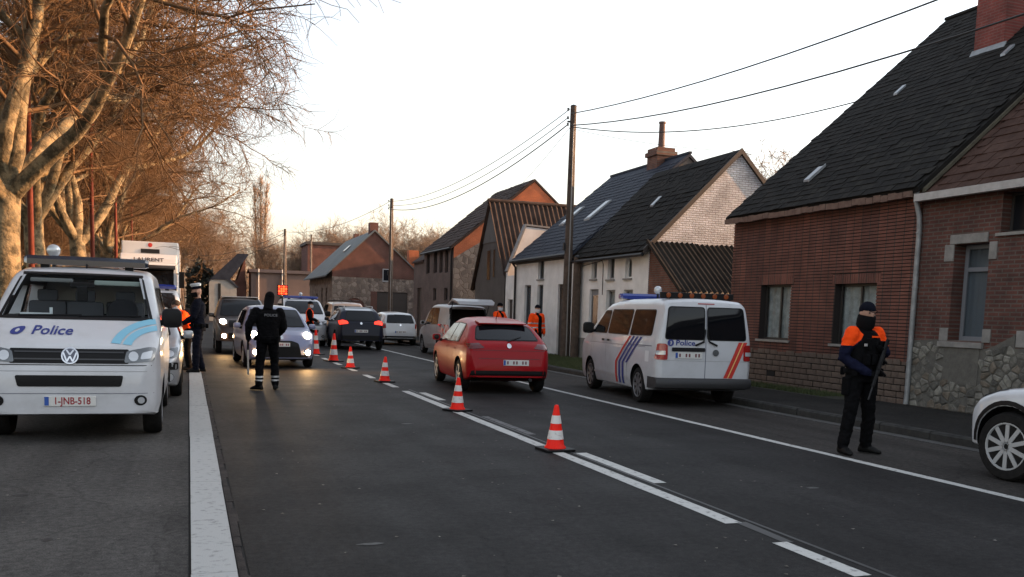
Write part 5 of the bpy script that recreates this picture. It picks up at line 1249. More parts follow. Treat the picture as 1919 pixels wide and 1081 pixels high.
        def band(r0, r1, nm):
            n = 10; mb = MB(); pts = []
            for k in range(n+1):
                t = math.pi*(.545+.40*k/n)
                for r_ in (r0, r1): pts.append((.93+r_*1.32*math.cos(t), 1.03+r_*.80*math.sin(t)))
            p = v.project('front', pts, .007); mb.add(p, [(2*k, 2*k+1, 2*k+3, 2*k+2) for k in range(n)]); mb.build(nm, LBLUE, v.root, smooth=60)
        band(.40, .325, 'light_blue_stripe'); band(.305, .235, 'light_blue_stripe')
    if livery and not clear:
        v.text('Police', 'back', -.40, 1.165, .135, DBLUE, .009, 1.15, .05, .003)
        e = v.decal('police_emblem', 'back', circ(-.68, 1.165, .062, 16), DBLUE, .009, 0, .05); v.decal('emblem_swirl', 'back', [(-.70, 1.125), (-.665, 1.14), (-.655, 1.18), (-.675, 1.205), (-.695, 1.19), (-.68, 1.165)], LENS, .013, .01, .05, e)
        for a, b, m_ in ((.36, .435, DRED), (.435, .455, DYEL), (.455, .53, DRED)):
            v.decal('rear_stripe', 'back', [(a, .545), (b, .545), (b+.28, 1.20), (a+.28, 1.20)], m_, .007, 0, .08)
        for face, sg in (('left', -1), ('right', 1)):
            def S(d, z): return ((L/2-d)*sg, z)
            for k, m_ in enumerate((DRED, DBLUE, DBLUE, DBLUE)):
                o_ = 2.68+k*.20; w_ = .10
                v.decal('side_stripe', face, [S(o_, .72), S(o_+w_, .72), S(o_+w_+.72, 1.24), S(o_+.72, 1.24)], m_, .010, 0, .1)
                if k < 3: v.decal('side_stripe', face, [S(o_, .30), S(o_+w_, .30), S(o_+w_, .72), S(o_, .72)], m_, .010, 0, .1)
    if clear:      # cabin: seats, dash clutter, mirror
        cab_ = MB().box(-.74, .74, L/2-1.15, L/2-.86, 1.352, 1.362).build('dashboard', M('dash', (.03, .031, .033), .8), v.root); cab_.location = (0, 0, .05)
        sm_ = M('seat_cloth', (.07, .075, .085), .9); sg_ = M('lining', (.16, .165, .165), .8)
        for x in (-.46, .02, .46):
            MB().cbox((x, L/2-1.98, 1.40), (.44, .13, .26)).build('seat', sm_, cab_, bevel=.05, smooth=40); MB().cbox((x, L/2-2.0, 1.60), (.24, .09, .15)).build('headrest', sm_, cab_, bevel=.035, smooth=40)
        for x in (-.4, .4): MB().cbox((x, L/2-2.95, 1.42), (.5, .13, .24)).build('rear_seat', sm_, cab_, bevel=.05, smooth=40)
        MB().box(-.70, .70, -1.10, -1.08, 1.36, 1.84).build('bulkhead', M('bulkhead_window_light', (.5, .52, .52), .8), cab_)  # pale colour stands in for light through the rear windows
        MB().box(-.66, -.12, L/2-1.62, L/2-1.58, 1.74, 1.80).build('sun_visor', M('visor', (.30, .36, .33), .8), cab_, bevel=.015); MB().box(.12, .60, L/2-1.62, L/2-1.58, 1.76, 1.81).build('sun_visor', M('visor2', (.18, .19, .19), .8), cab_, bevel=.015)
        MB().box(-.06, .06, L/2-1.45, L/2-1.36, 1.53, 1.72).build('dash_camera', BLACKPL, cab_, bevel=.015); MB().box(-.14, .14, L/2-1.42, L/2-1.38, 1.70, 1.765).build('inner_mirror', BLACKPL, cab_, bevel=.01)
        MB().box(.30, .62, L/2-1.06, L/2-.93, 1.365, 1.385).build('dash_papers', M('paper', (.6, .66, .68), .8), cab_); MB().cbox((.30, L/2-1.0, 1.40), (.03, .03, .10)).build('dash_pen', M('paper', (.6, .66, .68), .8), cab_)
        MB().lathe([(.17, 0), (.185, .012), (.17, .024)], n=20).build('steering_wheel', BLACKPL, cab_).matrix_local = Matrix.Translation((-.46, L/2-1.42, 1.42)) @ Matrix.Rotation(R(-55), 4, 'X')
    return v
police_van('white police van parked in the layby, front facing the camera', (-1.241, 11.06+2.445, 0), math.pi, True)
a_ = .125; police_van('white police van with red and blue stripes, rear doors facing the camera', (8.80+2.445*math.sin(a_), 14.3+2.445*math.cos(a_), 0), -a_, False)
van2 = police_van('white van parked behind the silver layby car, mostly hidden', (-1.05, 24.2+2.445, 0), math.pi, False, livery=False, name='white_van')
van3 = police_van('white police van behind the silver car, under the red light panel', (4.62, 38.6+2.445, 0), math.pi-.02, False, livery=False)
sg_ = thing('light_sign', 'square lit red LED panel above the white police van roof', 'sign', (3.62, 38.4, 0))
MB().box(-.22, .22, -.04, .05, 2.06, 2.48).build('housing', BLACKPL, sg_, bevel=.03)
for i in range(4):
    for j in range(4): MB().lathe([(.045, -.042), (.04, -.05), (.005, -.054)], (-.14+i*.093, 0, 2.13+j*.093), 'y', 10).build('led', ORLIT if (i in (1, 2) and j in (1, 2)) or (i+j) % 2 else REDLIT, sg_)
MB().tube([(0, .02, 2.03), (0, .02, 0)], .03, 8).build('mast', DARKMETAL, sg_); MB().lathe([(.3, 0), (.28, .05), (.05, .08)], n=14).build('foot', BLACKPL, sg_)

# ---- generic cars
def hatch_spec(paint, L=4.2, W=1.78, H=1.46, belt=.93, r=.315, rim='alloy', wag=False, hood=.94, nose=.62, ws0=1.02, sill=.0):
    hz = H
    tail = [(L-.95, hz-.07), (L-.62, hz-.16), (L-.24, belt+.10), (L-.14, belt+.0), (L-.06, belt-.06), (L-.03, .72), (L, .50)] if not wag else [(L-.6, hz-.05), (L-.32, hz-.12), (L-.14, belt+.12), (L-.08, belt), (L-.04, .8), (L, .5)]
    return dict(L=L, W=W, r=r, fo=.86, wb=L*.615, belt=belt, tumble=.38, paint=paint, rim=rim, rc=.10, crown=.035, sill=sill, tw=.20, mx=.95,
        top=[(0, nose-.1), (.03, nose), (.08, nose+.09), (.2, hood-.16), (.45, hood-.07), (ws0, hood+.02), (ws0+.02, hood+.03), (ws0+.45, hz-.27), (ws0+.78, hz-.09), (ws0+1.0, hz-.03), (ws0+1.4, hz), (L-1.35, hz-.015)]+tail,
        bot=[(0, .27), (.4, .20), (L-.6, .22), (L, .34)],
        plan=[(0, .66), (.03, .76), (.1, .86), (.25, .935), (.6, .985), (1.2, 1.0), (L-1.2, 1.0), (L-.5, .975), (L-.2, .935), (L-.08, .87), (L, .76)],
        side=[(.15, .88), (.28, .95), (.42, .985), (.62, 1.0), (.8, .99), (belt, .955)])
def hatch(name, label, loc, rz, sp, H, front='off', hz_base=None, hw=(.66, .54), back=None, sidew=True, intake=True, group=None, cat='car'):
    v = Veh(sp, name, label, cat, loc, rz, group); L = sp['L']; W = sp['W']; b = sp['belt']; ws0 = sp['top'][5][0]
    k = W/1.78
    wz0 = sp['top'][6][1]+.045
    t = v.decal('window_trim', 'front', [(-hw[0]*k-.03, wz0-.025), (hw[0]*k+.03, wz0-.025), (hw[1]*k+.03, H-.085), (-hw[1]*k-.03, H-.085)], BLACKPL, .004, .05, .07); v.decal('windscreen', 'front', [(-hw[0]*k, wz0), (hw[0]*k, wz0), (hw[1]*k, H-.10), (-hw[1]*k, H-.10)], GLASS, .008, .05, .07, t)
    if sidew:
        d0 = ws0+.38; dm = d0+.98; d1 = min(dm+.95, L-.75)
        v.sides('side_window', [(d0, b+.03), (dm-.03, b+.03), (dm-.03, H-.13), (d0+.42, H-.15)], GLASS, .008, .03, .015)
        v.sides('side_window', [(dm+.03, b+.03), (d1, b+.05), (d1-.18, H-.15), (dm+.03, H-.13)], GLASS, .008, .03, .015)
        for d in (d0-.05, dm, d1-.05): v.sides('door_gap', [(d-.004, .32), (d+.004, .32), (d+.004, b+.01), (d-.004, b+.01)], BLACKPL, .003, 0)
        for d in (dm-.2, d1-.25): v.sides('door_handle', [(d-.09, b-.12), (d+.09, b-.12), (d+.09, b-.085), (d-.09, b-.085)], sp['paint'], .028, .012)
    v.mirror(ws0+.38, b+.05, sp['paint'], .18, .14)
    return v
def add_front(v, lit, hl, fog=None, grille=None, intake=None, plate=None, badge=None, bumper=None):
    lens = {'off': (LENSD, LENS), 'lit': (LENS, LIT)}[lit]
    if bumper: v.decal('bumper_trim', 'front', bumper, BLACKPL, .005, .03)
    if grille: v.decal('grille', 'front', grille, BLACKPL, .007, .03)
    if intake: v.decal('lower_intake', 'front', intake, BLACKPL, .007, .05)
    for m_ in (lambda p: p, mir):
        h = v.decal('headlight', 'front', m_(hl), lens[0], .010, .025, .05)
        cx = sum(a for a, b in hl)/len(hl); cz = sum(b for a, b in hl)/len(hl)
        v.decal('headlight_lens', 'front', m_(circ(cx, cz, .072 if lit == 'lit' else .055, 12, 1.35)), lens[1], .016, 0, .04, h)
        if fog: f = v.decal('fog_lamp', 'front', m_(circ(fog[0], fog[1], .075, 12)), LENSD, .010, 0, .05); v.decal('fog_lens', 'front', m_(circ(fog[0], fog[1], .066, 12)), LITW if lit == 'lit' else LENS, .016, 0, .04, f)
    if badge: v.decal('badge', 'front', circ(badge[0], badge[1], .05), CHROME, .016, 0, .05)
    if plate: v.plate('front', *plate)
def add_back(v, win, tl, lit=None, plate=(0, .55), diff=None, badge=None, wiper=True, gate=None):
    t = v.decal('window_trim', 'back', [(a*1.035, b+(.02 if b > (win[0][1]+win[2][1])/2 else -.02)) for a, b in win], BLACKPL, .004, .06, .06); v.decal('rear_window', 'back', win, GLASS, .008, .06, .06, t)
    for m_ in (lambda p: p, mir): v.decal('tail_light', 'back', m_(tl), lit or REDLENS, .012, .02, .05)
    if gate: 
        for g in gate: v.decal('panel_gap', 'back', g, M('gap_dark', (.02, .02, .02), .6), .003, 0, .08)
    if diff: v.decal('bumper_insert', 'back', diff, BLACKPL, .006, .03, .06)
    v.plate('back', *plate, .52, .11, None, M('plate_dark_red', (.16, .05, .06), .5))
    if badge: v.decal('badge', 'back', circ(badge[0], badge[1], .045), CHROME, .014, 0, .05)
# red hatchback
sp = hatch_spec(REDP, 4.32, 1.82, 1.49, .96, .325, 'alloy5'); sp['tumble'] = .54; sp['top'] = sp['top'][:11]+[(2.75, 1.475), (3.25, 1.415), (3.55, 1.345), (4.02, 1.06), (4.14, .985), (4.24, .93), (4.29, .72), (4.32, .50)]
a_ = .09; rc = hatch('red_car', 'red hatchback in the right lane, rear to the camera', (5.97+2.16*math.sin(a_), 16.9+2.16*math.cos(a_), 0), -a_, sp, 1.50)
add_back(rc, [(-.64, 1.07), (.64, 1.07), (.55, 1.28), (.46, 1.345), (-.46, 1.345), (-.55, 1.28)], [(.50, .91), (.80, .88), (.83, .985), (.60, 1.0)], M('tail_dark_red', (.10, .004, .006), .2, coat=.8), (.13, .63), [(-.80, .28), (.80, .28), (.76, .47), (-.76, .47)], (0, .955),
         gate=[[(-.62, .70), (.62, .70), (.62, .708), (-.62, .708)], [(-.80, .86), (.80, .86), (.80, .867), (-.80, .867)]])
rc.decal('rear_wiper', 'back', [(-.02, 1.05), (.0, 1.03), (.30, 1.12), (.30, 1.13)], BLACKPL, .02, 0, .1)
MB().tube([(0, -.85, 1.46), (0, -1.02, 1.62)], .008, 5).build('aerial', BLACKPL, rc.root); MB().tube([(.42, -2.1, .29), (.42, -2.2, .29)], .035, 10).build('exhaust', DARKMETAL, rc.root)
MB().loft([[(-.50, -1.10, 1.41), (.50, -1.10, 1.41), (.50, -1.10, 1.445), (-.50, -1.10, 1.445)], [(-.49, -1.52, 1.375), (.49, -1.52, 1.375), (.49, -1.52, 1.395), (-.49, -1.52, 1.395)]]).build('spoiler', REDP, rc.root)
# silver-blue hatchback with lights on
sp = hatch_spec(LILAC, 4.0, 1.84, 1.60, 1.0, .32, 'alloy5', hood=1.0, nose=.66, ws0=.92)
ya = hatch('silver_car', 'silver-blue hatchback with headlights on, coming towards the camera', (2.17, 24.1+2.0, 0), math.pi+.05, sp, 1.60, hw=(.70, .57))
add_front(ya, 'lit', [(.52, .78), (.78, .83), (.80, .93), (.62, .90)], (.66, .42), None, [(-.50, .32), (.50, .32), (.42, .66), (.25, .72), (-.25, .72), (-.42, .66)], (0, .62, .40, .10), (0, .80), [(-.68, .29), (.68, .29), (.62, .36), (-.62, .36)])
# dark SUV behind it, lights on
sp = hatch_spec(DARKP, 4.7, 1.80, 1.86, 1.18, .38, 'alloy5', hood=1.18, nose=.80, ws0=1.25); sp['tumble'] = .28; sp['bot'] = [(0, .42), (4.7, .42)]
su = hatch('dark_suv', 'dark brown off-road car with one visible headlight on, behind the silver car', (1.70, 31.0+2.35, 0), math.pi, sp, 1.86, hw=(.68, .58))
add_front(su, 'lit', [(.50, .98), (.76, 1.0), (.78, 1.12), (.54, 1.12)], (.62, .60), [(-.46, .88), (.46, .88), (.46, 1.1), (-.46, 1.1)], [(-.5, .5), (.5, .5), (.5, .7), (-.5, .7)], (0, .74), (0, 1.0))
MB().box(-.62, .62, -1.4, .15, 1.865, 1.90).build('roof_panel', paintm('pale_roof', (.45, .42, .40)), su.root, bevel=.02)
# dark blue crossover, brake lights on
sp = hatch_spec(NAVYP, 4.35, 1.90, 1.66, 1.08, .36, 'alloy'); sp['tumble'] = .40; sp['bot'] = [(0, .32), (4.35, .36)]
ni = hatch('blue_crossover', 'dark blue crossover with lit brake lights and roof rails, driving away', (6.42, 35.5+2.17, 0), -.03, sp, 1.66)
add_back(ni, [(-.60, 1.14), (.60, 1.14), (.50, 1.50), (-.50, 1.50)], [(.50, 1.02), (.84, .98), (.86, 1.12), (.70, 1.16), (.52, 1.11)], REDLIT, (0, .74), [(-.8, .40), (.8, .40), (.76, .56), (-.76, .56)], (0, 1.04))
for sg in (-1, 1): MB().tube([(sg*.56, .5, 1.67), (sg*.57, .4, 1.72), (sg*.56, -1.2, 1.70), (sg*.54, -1.35, 1.64)], .018, 6).build('roof_rail', ALLOY, ni.root)
ni.decal('roof_edge', 'back', [(-.55, 1.535), (.55, 1.535), (.52, 1.60), (-.52, 1.60)], SILVERP, .006, .02)
# beige SUV ahead of it
sp = hatch_spec(BEIGEP, 4.6, 1.84, 1.90, 1.15, .37, 'alloy', wag=True); sp['tumble'] = .22; sp['bot'] = [(0, .4), (4.6, .4)]
be = hatch('beige_suv', 'beige off-road car with roof rack, in front of the dark blue crossover', (7.05, 42.6+2.3, 0), -.02, sp, 1.90)
add_back(be, [(-.66, 1.2), (.66, 1.2), (.60, 1.70), (-.60, 1.70)], [(.72, .85), (.84, .85), (.84, 1.15), (.74, 1.15)], None, (0, .75))
for x in (-.6, -.2, .2, .6): MB().tube([(x, -1.7, 1.99), (x, .5, 1.99)], .018, 6).build('rack_bar', DARKMETAL, be.root)
for y in (-1.7, -1.0, -.3, .5): MB().tube([(-.62, y, 1.97), (.62, y, 1.97)], .018, 6).build('rack_bar', DARKMETAL, be.root)
# white estate parked on the shoulder
sp = hatch_spec(paintm('white_grey_paint', (.55, .56, .57)), 4.2, 1.72, 1.50, .98, .31, 'steel', wag=True)
wg = hatch('white_car', 'white estate car parked on the shoulder, rear to the camera', (9.05, 40.6+2.1, 0), 0, sp, 1.50)
add_back(wg, [(-.62, 1.03), (.62, 1.03), (.54, 1.38), (-.54, 1.38)], [(.66, .78), (.80, .78), (.80, .98), (.68, 1.0)], None, (0, .62), [(-.82, .36), (.82, .36), (.82, .44), (-.82, .44)], (0, .93))
# silver people carrier with open tailgate
sp = hatch_spec(GREYSILV, 4.4, 1.80, 1.86, 1.10, .33, 'steel', wag=True, hood=1.06, nose=.7, ws0=.95); sp['tumble'] = .20
sp['top'] = sp['top'][:-6]+[(4.4-.5, 1.82), (4.4-.2, 1.78), (4.4-.10, 1.5), (4.4-.06, 1.1), (4.4-.03, .8), (4.4, .5)]
sp['cuts'] = [MB().prism([(-.66, .60), (.66, .60), (.60, 1.70), (-.60, 1.70)], 'y', -2.6, -.9).mesh('c')]; sp['cut_test'] = lambda c: abs(c.x) < .67 and .59 < c.z < 1.71 and -2.19 < c.y < -.85 and not (abs(c.x) > .2 and c.z > 1.72)
mp_ = hatch('people_carrier', 'silver people carrier with raised tailgate, parked on the shoulder', (9.32, 30.7+2.2, 0), -.02, sp, 1.86, hw=(.68, .6))
for m_ in (lambda p: p, mir): mp_.decal('tail_light', 'back', m_([(.70, .80), (.85, .80), (.85, 1.15), (.72, 1.15)]), REDLENS, .012, .02, .05)
tg = MB().loft([[(-.72, -1.98, 1.83), (.72, -1.98, 1.83), (.72, -1.98, 1.90), (-.72, -1.98, 1.90)], [(-.72, -2.5, 1.98), (.72, -2.5, 1.98), (.72, -2.52, 2.06), (-.72, -2.52, 2.06)], [(-.68, -2.95, 1.90), (.68, -2.95, 1.90), (.68, -3.0, 1.97), (-.68, -3.0, 1.97)], [(-.60, -3.1, 1.82), (.60, -3.1, 1.82), (.60, -3.14, 1.86), (-.60, -3.14, 1.86)]]).build('tailgate', GREYSILV, mp_.root, bevel=.02)
MB().prism([(-2.15, 1.905), (-2.62, 1.965), (-2.62, 1.975), (-2.15, 1.915)], 'x', -.55, .55).build('tailgate_glass', GLASS, tg)
for sg in (-1, 1): MB().tube([(sg*.66, -2.1, 1.5), (sg*.66, -2.45, 1.95)], .014, 6).build('gas_strut', DARKMETAL, tg)
MB().cbox((0, -1.35, .95), (1.1, .14, .6)).build('seat_back', M('seat_fabric', (.035, .037, .042), .9), mp_.root, bevel=.04); MB().box(-.64, .64, -2.12, -.95, .58, .62).build('boot_floor', BLACKPL, mp_.root)
mp_.plate('back', 0, .50)
# silver car in the layby behind the police van
sp = hatch_spec(SILVERP, 4.2, 1.76, 1.52, .98, .32, 'alloy', hood=.98)
sc_ = hatch('silver_car', 'silver parked car just visible behind the front police van', (-.97, 15.9+2.1, 0), math.pi, sp, 1.52)
add_front(sc_, 'off', [(.50, .66), (.78, .70), (.80, .86), (.56, .82)], (.66, .38), [(-.42, .66), (.42, .66), (.42, .78), (-.42, .78)], [(-.5, .32), (.5, .32), (.5, .46), (-.5, .46)], (0, .55), (0, .80), [(-.80, .50), (.80, .50), (.80, .62), (-.80, .62)])
# white SUV at the right edge
sp = hatch_spec(WHITEP, 4.5, 1.84, 1.70, 1.06, .365, 'alloy', hood=1.02, nose=.66, ws0=1.2); sp['bot'] = [(0, .32), (4.5, .36)]; sp['fo'] = .64
tg_ = hatch('white_suv', 'white SUV cut off by the right edge of the picture, multi-spoke wheel', (9.0, 7.82-2.25, 0), .02, sp, 1.70)
add_front(tg_, 'off', [(.52, .80), (.80, .84), (.82, .96), (.56, .92)], (.66, .45), [(-.45, .80), (.45, .80), (.45, .92), (-.45, .92)], [(-.5, .4), (.5, .4), (.5, .6), (-.5, .6)], (0, .55))
add_back(tg_, [(-.6, 1.12), (.6, 1.12), (.52, 1.5), (-.52, 1.5)], [(.6, .9), (.84, .9), (.84, 1.1), (.62, 1.1)])
for d in (sp['fo'], sp['fo']+sp['wb']):
    n = 16
    for face, sg in (('left', -1), ('right', 1)):
        pts = []
        for k in range(n+1):
            t = math.pi*k/n
            for r_ in (.425, .475): pts.append(((tg_.L/2-d+r_*math.cos(t))*sg, .375+r_*math.sin(t)))
        p = tg_.project(face, pts, .012); MB().add(p, [(2*k, 2*k+1, 2*k+3, 2*k+2) for k in range(n)]).build('arch_trim', BLACKPL, tg_.root)
tg_.sides('sill_trim', [(1.35, .37), (3.2, .37), (3.2, .46), (1.35, .46)], BLACKPL, .012, 0)
# white lorry
t = thing('white_lorry', 'white lorry parked in the layby with lettering above the cab', 'lorry', (-1.72, 45.0, 0))
LW = paintm('lorry_white', (.70, .71, .72), .4)
MB().prism(rpoly([(.0, .45), (.0, 2.0), (.10, 3.2), (.28, 3.42), (1.9, 3.42), (1.9, .45)], [.08, .05, .1, .1, .05, .02]), 'x', -1.23, 1.23).build('cab', LW, t, bevel=.03)
MB().loft([[(-1.2, .30, 3.40), (1.2, .30, 3.40), (1.2, 2.2, 3.40), (-1.2, 2.2, 3.40)], [(-1.22, .42, 3.62), (1.22, .42, 3.62), (1.22, 2.3, 3.62), (-1.22, 2.3, 3.62)], [(-1.22, .8, 3.84), (1.22, .8, 3.84), (1.22, 2.3, 3.84), (-1.22, 2.3, 3.84)]]).build('roof_deflector', LW, t, bevel=.04)
bx = MB().box(-1.27, 1.27, 2.35, 13.0, 1.05, 4.5).build('box_body', LW, t, bevel=.05)
MB().box(-.42, .42, 2.315, 2.348, 3.95, 4.15).build('vent', DARKMETAL, bx, bevel=.01); MB().lathe([(.10, 2.345), (.10, 2.335), (.01, 2.333)], (0, 0, 4.34), 'y', 14).build('logo', DRED, bx)
flat_text('LAURENT', .26, M('letter_dark', (.06, .06, .075), .6), t, (0, .36, 3.56), (1, 0, 0), (0, .48, .877), 1.15, 'lettering', .006)
MB().prism([(-.004, 2.08), (.085, 3.14), (.095, 3.14), (.01, 2.08)], 'x', -1.08, 1.08).build('windscreen', GLASS, t)
MB().prism([(-.25, 3.18), (.14, 3.32), (.16, 3.28), (-.24, 3.12)], 'x', -1.15, 1.15).build('sun_shield', DARKMETAL, t)
MB().box(-1.0, 1.0, -.02, -.002, .75, 1.4).build('grille', BLACKPL, t); MB().box(-1.24, 1.24, -.12, .3, .32, .72).build('bumper', LW, t, bevel=.03)
for sg in (-1, 1):
    MB().box(sg*.95-.18, sg*.95+.18, -.14, -.118, .48, .66).build('headlight', LENS, t); MB().box(sg*1.42-.12, sg*1.42+.12, -.05, .05, 2.3, 3.05).build('wing_mirror', BLACKPL, t, bevel=.03); MB().tube([(sg*1.2, .1, 2.95), (sg*1.42, 0, 2.95)], .025, 6).build('mirror_arm', BLACKPL, t)
    for y in (1.3, 9.5, 10.9):
        o = MB().lathe([(.3, -.14), (.5, -.14), (.52, -.1), (.52, .1), (.5, .14), (.3, .14)], (0, 0, 0), 'x', 24).build('wheel', RUBBER, t, smooth=40); o.location = (sg*1.05, y, .52); MB().lathe([(.3, -.1), (.28, .08), (.1, .1)], (0, 0, 0), 'x', 16).build('rim', STEELRIM, o)
MB().box(-1.1, 1.1, 1.9, 12.8, .75, 1.04).build('chassis', DARKMETAL, t)
# ------------------------------------------------------------ people
SKIN = M('skin', (.38, .21, .15), .6, 0, (.36, .20, .14), 12); HAIR = M('hair_dark', (.02, .014, .01), .8)
NAVYC = M('uniform_navy', (.004, .005, .010), .95, 0, (.008, .009, .016), 14, .4, 60, spec=.08); BLACKC = M('uniform_black', (.003, .003, .0035), .95, 0, (.006, .006, .007), 14, .4, 60, spec=.08)
NAVYL = M('uniform_sleeve', (.006, .007, .02), .95, 0, (.010, .012, .03), 14, .4, 60, spec=.08)
HIVIS = M('hi_vis_orange', (1.0, .085, .008), .8, spec=.1, col2=(.92, .07, .008), scale=12, bump=.4, bscale=50)
REFL = M('reflective_tape', (.42, .42, .42), .35, .2); BOOT = M('boot', (.005, .005, .005), .6, spec=.2); MASKW = M('mask_white', (.55, .58, .62), .8); MASKB = M('mask_black', (.005, .005, .006), .9, spec=.1)
WHITECAP = M('cap_white', (.50, .54, .58), .7)
def voxel(mb, vs):
    me = mb.mesh('tmp'); bm = bmesh.new(); bm.from_mesh(me); bmesh.ops.recalc_face_normals(bm, faces=bm.faces); bm.to_mesh(me); bm.free()
    o = bpy.data.objects.new('tmp', me); COL.objects.link(o); m_ = o.modifiers.new('r', 'REMESH'); m_.mode = 'VOXEL'; m_.voxel_size = vs
    s_ = o.modifiers.new('s', 'SMOOTH'); s_.factor = .5; s_.iterations = 3
    dg = bpy.context.evaluated_depsgraph_get(); dg.update(); out = bpy.data.meshes.new_from_object(o.evaluated_get(dg)); bpy.data.objects.remove(o); bpy.data.meshes.remove(me); return out
REST = dict(pelvis=(0, 0, .94), chest=(0, 0, 1.34), neck=(0, -.01, 1.49), head=(0, .02, 1.66),
            shL=(-.195, 0, 1.415), elL=(-.265, -.03, 1.14), wrL=(-.275, .06, .89), shR=(.195, 0, 1.415), elR=(.265, -.03, 1.14), wrR=(.275, .06, .89),
            hiL=(-.10, 0, .90), knL=(-.115, .03, .50), anL=(-.12, -.02, .085), hiR=(.10, 0, .90), knR=(.115, .03, .50), anR=(.12, -.02, .085), toeL=0, toeR=0)
def person(label, loc, rz, H, pose, mats, paint_fn=None, bulk=1.12, vs=.011, hem=.86, group=None, curl=.5):
    J = {k: (Vector(v) if hasattr(v, '__len__') else v) for k, v in {**REST, **pose}.items()}; k_ = H/1.78
    t = thing('person', label, 'person', loc, rz, group); t.scale = (k_, k_, k_)
    mb = MB(); seg = []
    def tube(ps, rs, lab, n=14):
        mb.tube(ps, rs, n)
        for p, r_ in ((ps[0], rs[0]), (ps[-1], rs[-1])): mb.ball(p, (r_ if not hasattr(r_, '__len__') else min(r_))*.98, 8)
        for a, b, ra, rb in zip(ps, ps[1:], rs, rs[1:]): seg.append((a, b, ra if not hasattr(ra, '__len__') else sum(ra)/2, lab))
    # torso as stacked ellipses along the spine
    rings = []; P0, C0, N0 = J['pelvis'], J['chest'], J['neck']; sdir = (J['shR']-J['shL']).normalized(); hdir = (J['hiR']-J['hiL']).normalized()
    tor = [(-.22, .155, .12), (-.05, .172, .128), (.15, .162, .12), (.40, .155, .115), (.68, .172, .122), (.95, .195, .122), (1.15, .178, .108), (1.28, .12, .085), (1.36, .065, .06)]
    for s_, rx, ry in tor:
        c = P0.lerp(C0, s_) if s_ <= 1 else C0.lerp(N0, (s_-1)/.36*1.0); sd_ = hdir.lerp(sdir, max(0, min(1, s_))).normalized(); ax = (C0-P0).normalized(); fr = ax.cross(sd_).normalized()
        b_ = bulk if s_ < 1.2 else 1; rings.append([c+sd_*rx*b_*math.cos(a)*(1.0)+fr*ry*b_*math.sin(a) for a in (2*math.pi*i/22 for i in range(22))])
    mb.loft(rings); seg.append((P0-(C0-P0)*.1, C0+(N0-C0)*.6, .13, 'torso'))
    hd_ = J['head']; up_ = (hd_-N0).normalized(); fc = Vector(J.get('face', (0, 1, 0))).normalized(); fc = (fc-up_*fc.dot(up_)).normalized(); rg_ = fc.cross(up_).normalized()
    tube([N0-up_*.05, N0+up_*.05, hd_-up_*.05], [.064, .058, .056], 'head', 12)
    o = len(mb.v); mb.ball((0, 0, 0), 1, 16); Mh = Matrix((rg_, fc, up_)).transposed()
    for i in range(o, len(mb.v)):
        x, y, z = mb.v[i]; wz = 1-.16*max(0, -z); mb.v[i] = tuple(hd_+Mh @ Vector((x*.079*wz, y*.098*(1-.08*max(0, -z))+.004, z*.122)))
    def hb(x, y, z, r_, sc=(1, 1, 1)):
        o = len(mb.v); mb.ball((0, 0, 0), r_, 8, sc)
        for i in range(o, len(mb.v)): mb.v[i] = tuple(hd_+Mh @ (Vector(mb.v[i])+Vector((x, y, z))))
    hb(0, .098, -.018, .02, (.8, 1.1, 1.5)); hb(0, .07, -.085, .045, (1.0, .9, .7)); hb(.078, -.005, -.01, .022, (.5, .9, 1.4)); hb(-.078, -.005, -.01, .022, (.5, .9, 1.4)); hb(0, .078, .03, .03, (1.9, .7, .5))
    seg.append((hd_-up_*.1, hd_+up_*.08, .09, 'head'))
    for s_, S in ((-1, 'L'), (1, 'R')):
        sh, el, wr = J['sh'+S], J['el'+S], J['wr'+S]
        tube([sh, sh.lerp(el, .5), el, el.lerp(wr, .5), wr], [.078*bulk*.9, .066*bulk, .056*bulk, .052*bulk, .042*bulk], 'arm')
        d = Vector(J['hd'+S]).normalized() if ('hd'+S) in J else (wr-el).normalized()
        pal = Vector(J['pl'+S]).normalized() if ('pl'+S) in J else Vector((-s_, .1, 0)); pal = (pal-d*pal.dot(d)).normalized(); wd = d.cross(pal).normalized()
        if wd.dot(Vector((0, 1, 0))) < 0 and ('pl'+S) not in J: wd = -wd
        kc = wr+d*.10
        mb.loft([[wr-d*.01+wd*.028*math.cos(a)+pal*.02*math.sin(a) for a in (2*math.pi*i/12 for i in range(12))], [wr+d*.05+wd*.042*math.cos(a)+pal*.019*math.sin(a) for a in (2*math.pi*i/12 for i in range(12))], [kc+wd*.043*math.cos(a)+pal*.015*math.sin(a) for a in (2*math.pi*i/12 for i in range(12))]])
        seg.append((wr+d*.01, kc, .03, 'hand'))
        for f, (off, ln) in enumerate(((.032, .072), (.011, .082), (-.011, .076), (-.031, .060))):
            b = kc+wd*off-d*.012; m1 = b+(d*math.cos(curl)+pal*math.sin(curl))*ln*.5; m2 = m1+(d*math.cos(curl*2.3)+pal*math.sin(curl*2.3))*ln*.5; tube([b, m1, m2], [.0105, .010, .008], 'hand', 8)
        th0 = wr+d*.03+wd*.036; th1 = th0+(d*.6+wd*.75+pal*.25).normalized()*.035; tube([th0, th1, th1+(d*.9+pal*.45).normalized()*.03], [.013, .012, .0095], 'hand', 8)
        hi, kn, an = J['hi'+S], J['kn'+S], J['an'+S]
        tube([hi, hi.lerp(kn, .5), kn, kn.lerp(an, .45), an+Vector((0, 0, .03))], [.098*1.06, .088*1.08, .070*1.1, .068*1.12, .060*1.12], 'leg')
        ta = J['toe'+S] if not hasattr(J['toe'+S], '__len__') else 0; fd = Vector((math.sin(ta), math.cos(ta), 0)); sw = Vector((fd.y, -fd.x, 0)); a0 = Vector((an.x, an.y, an.z-.085))
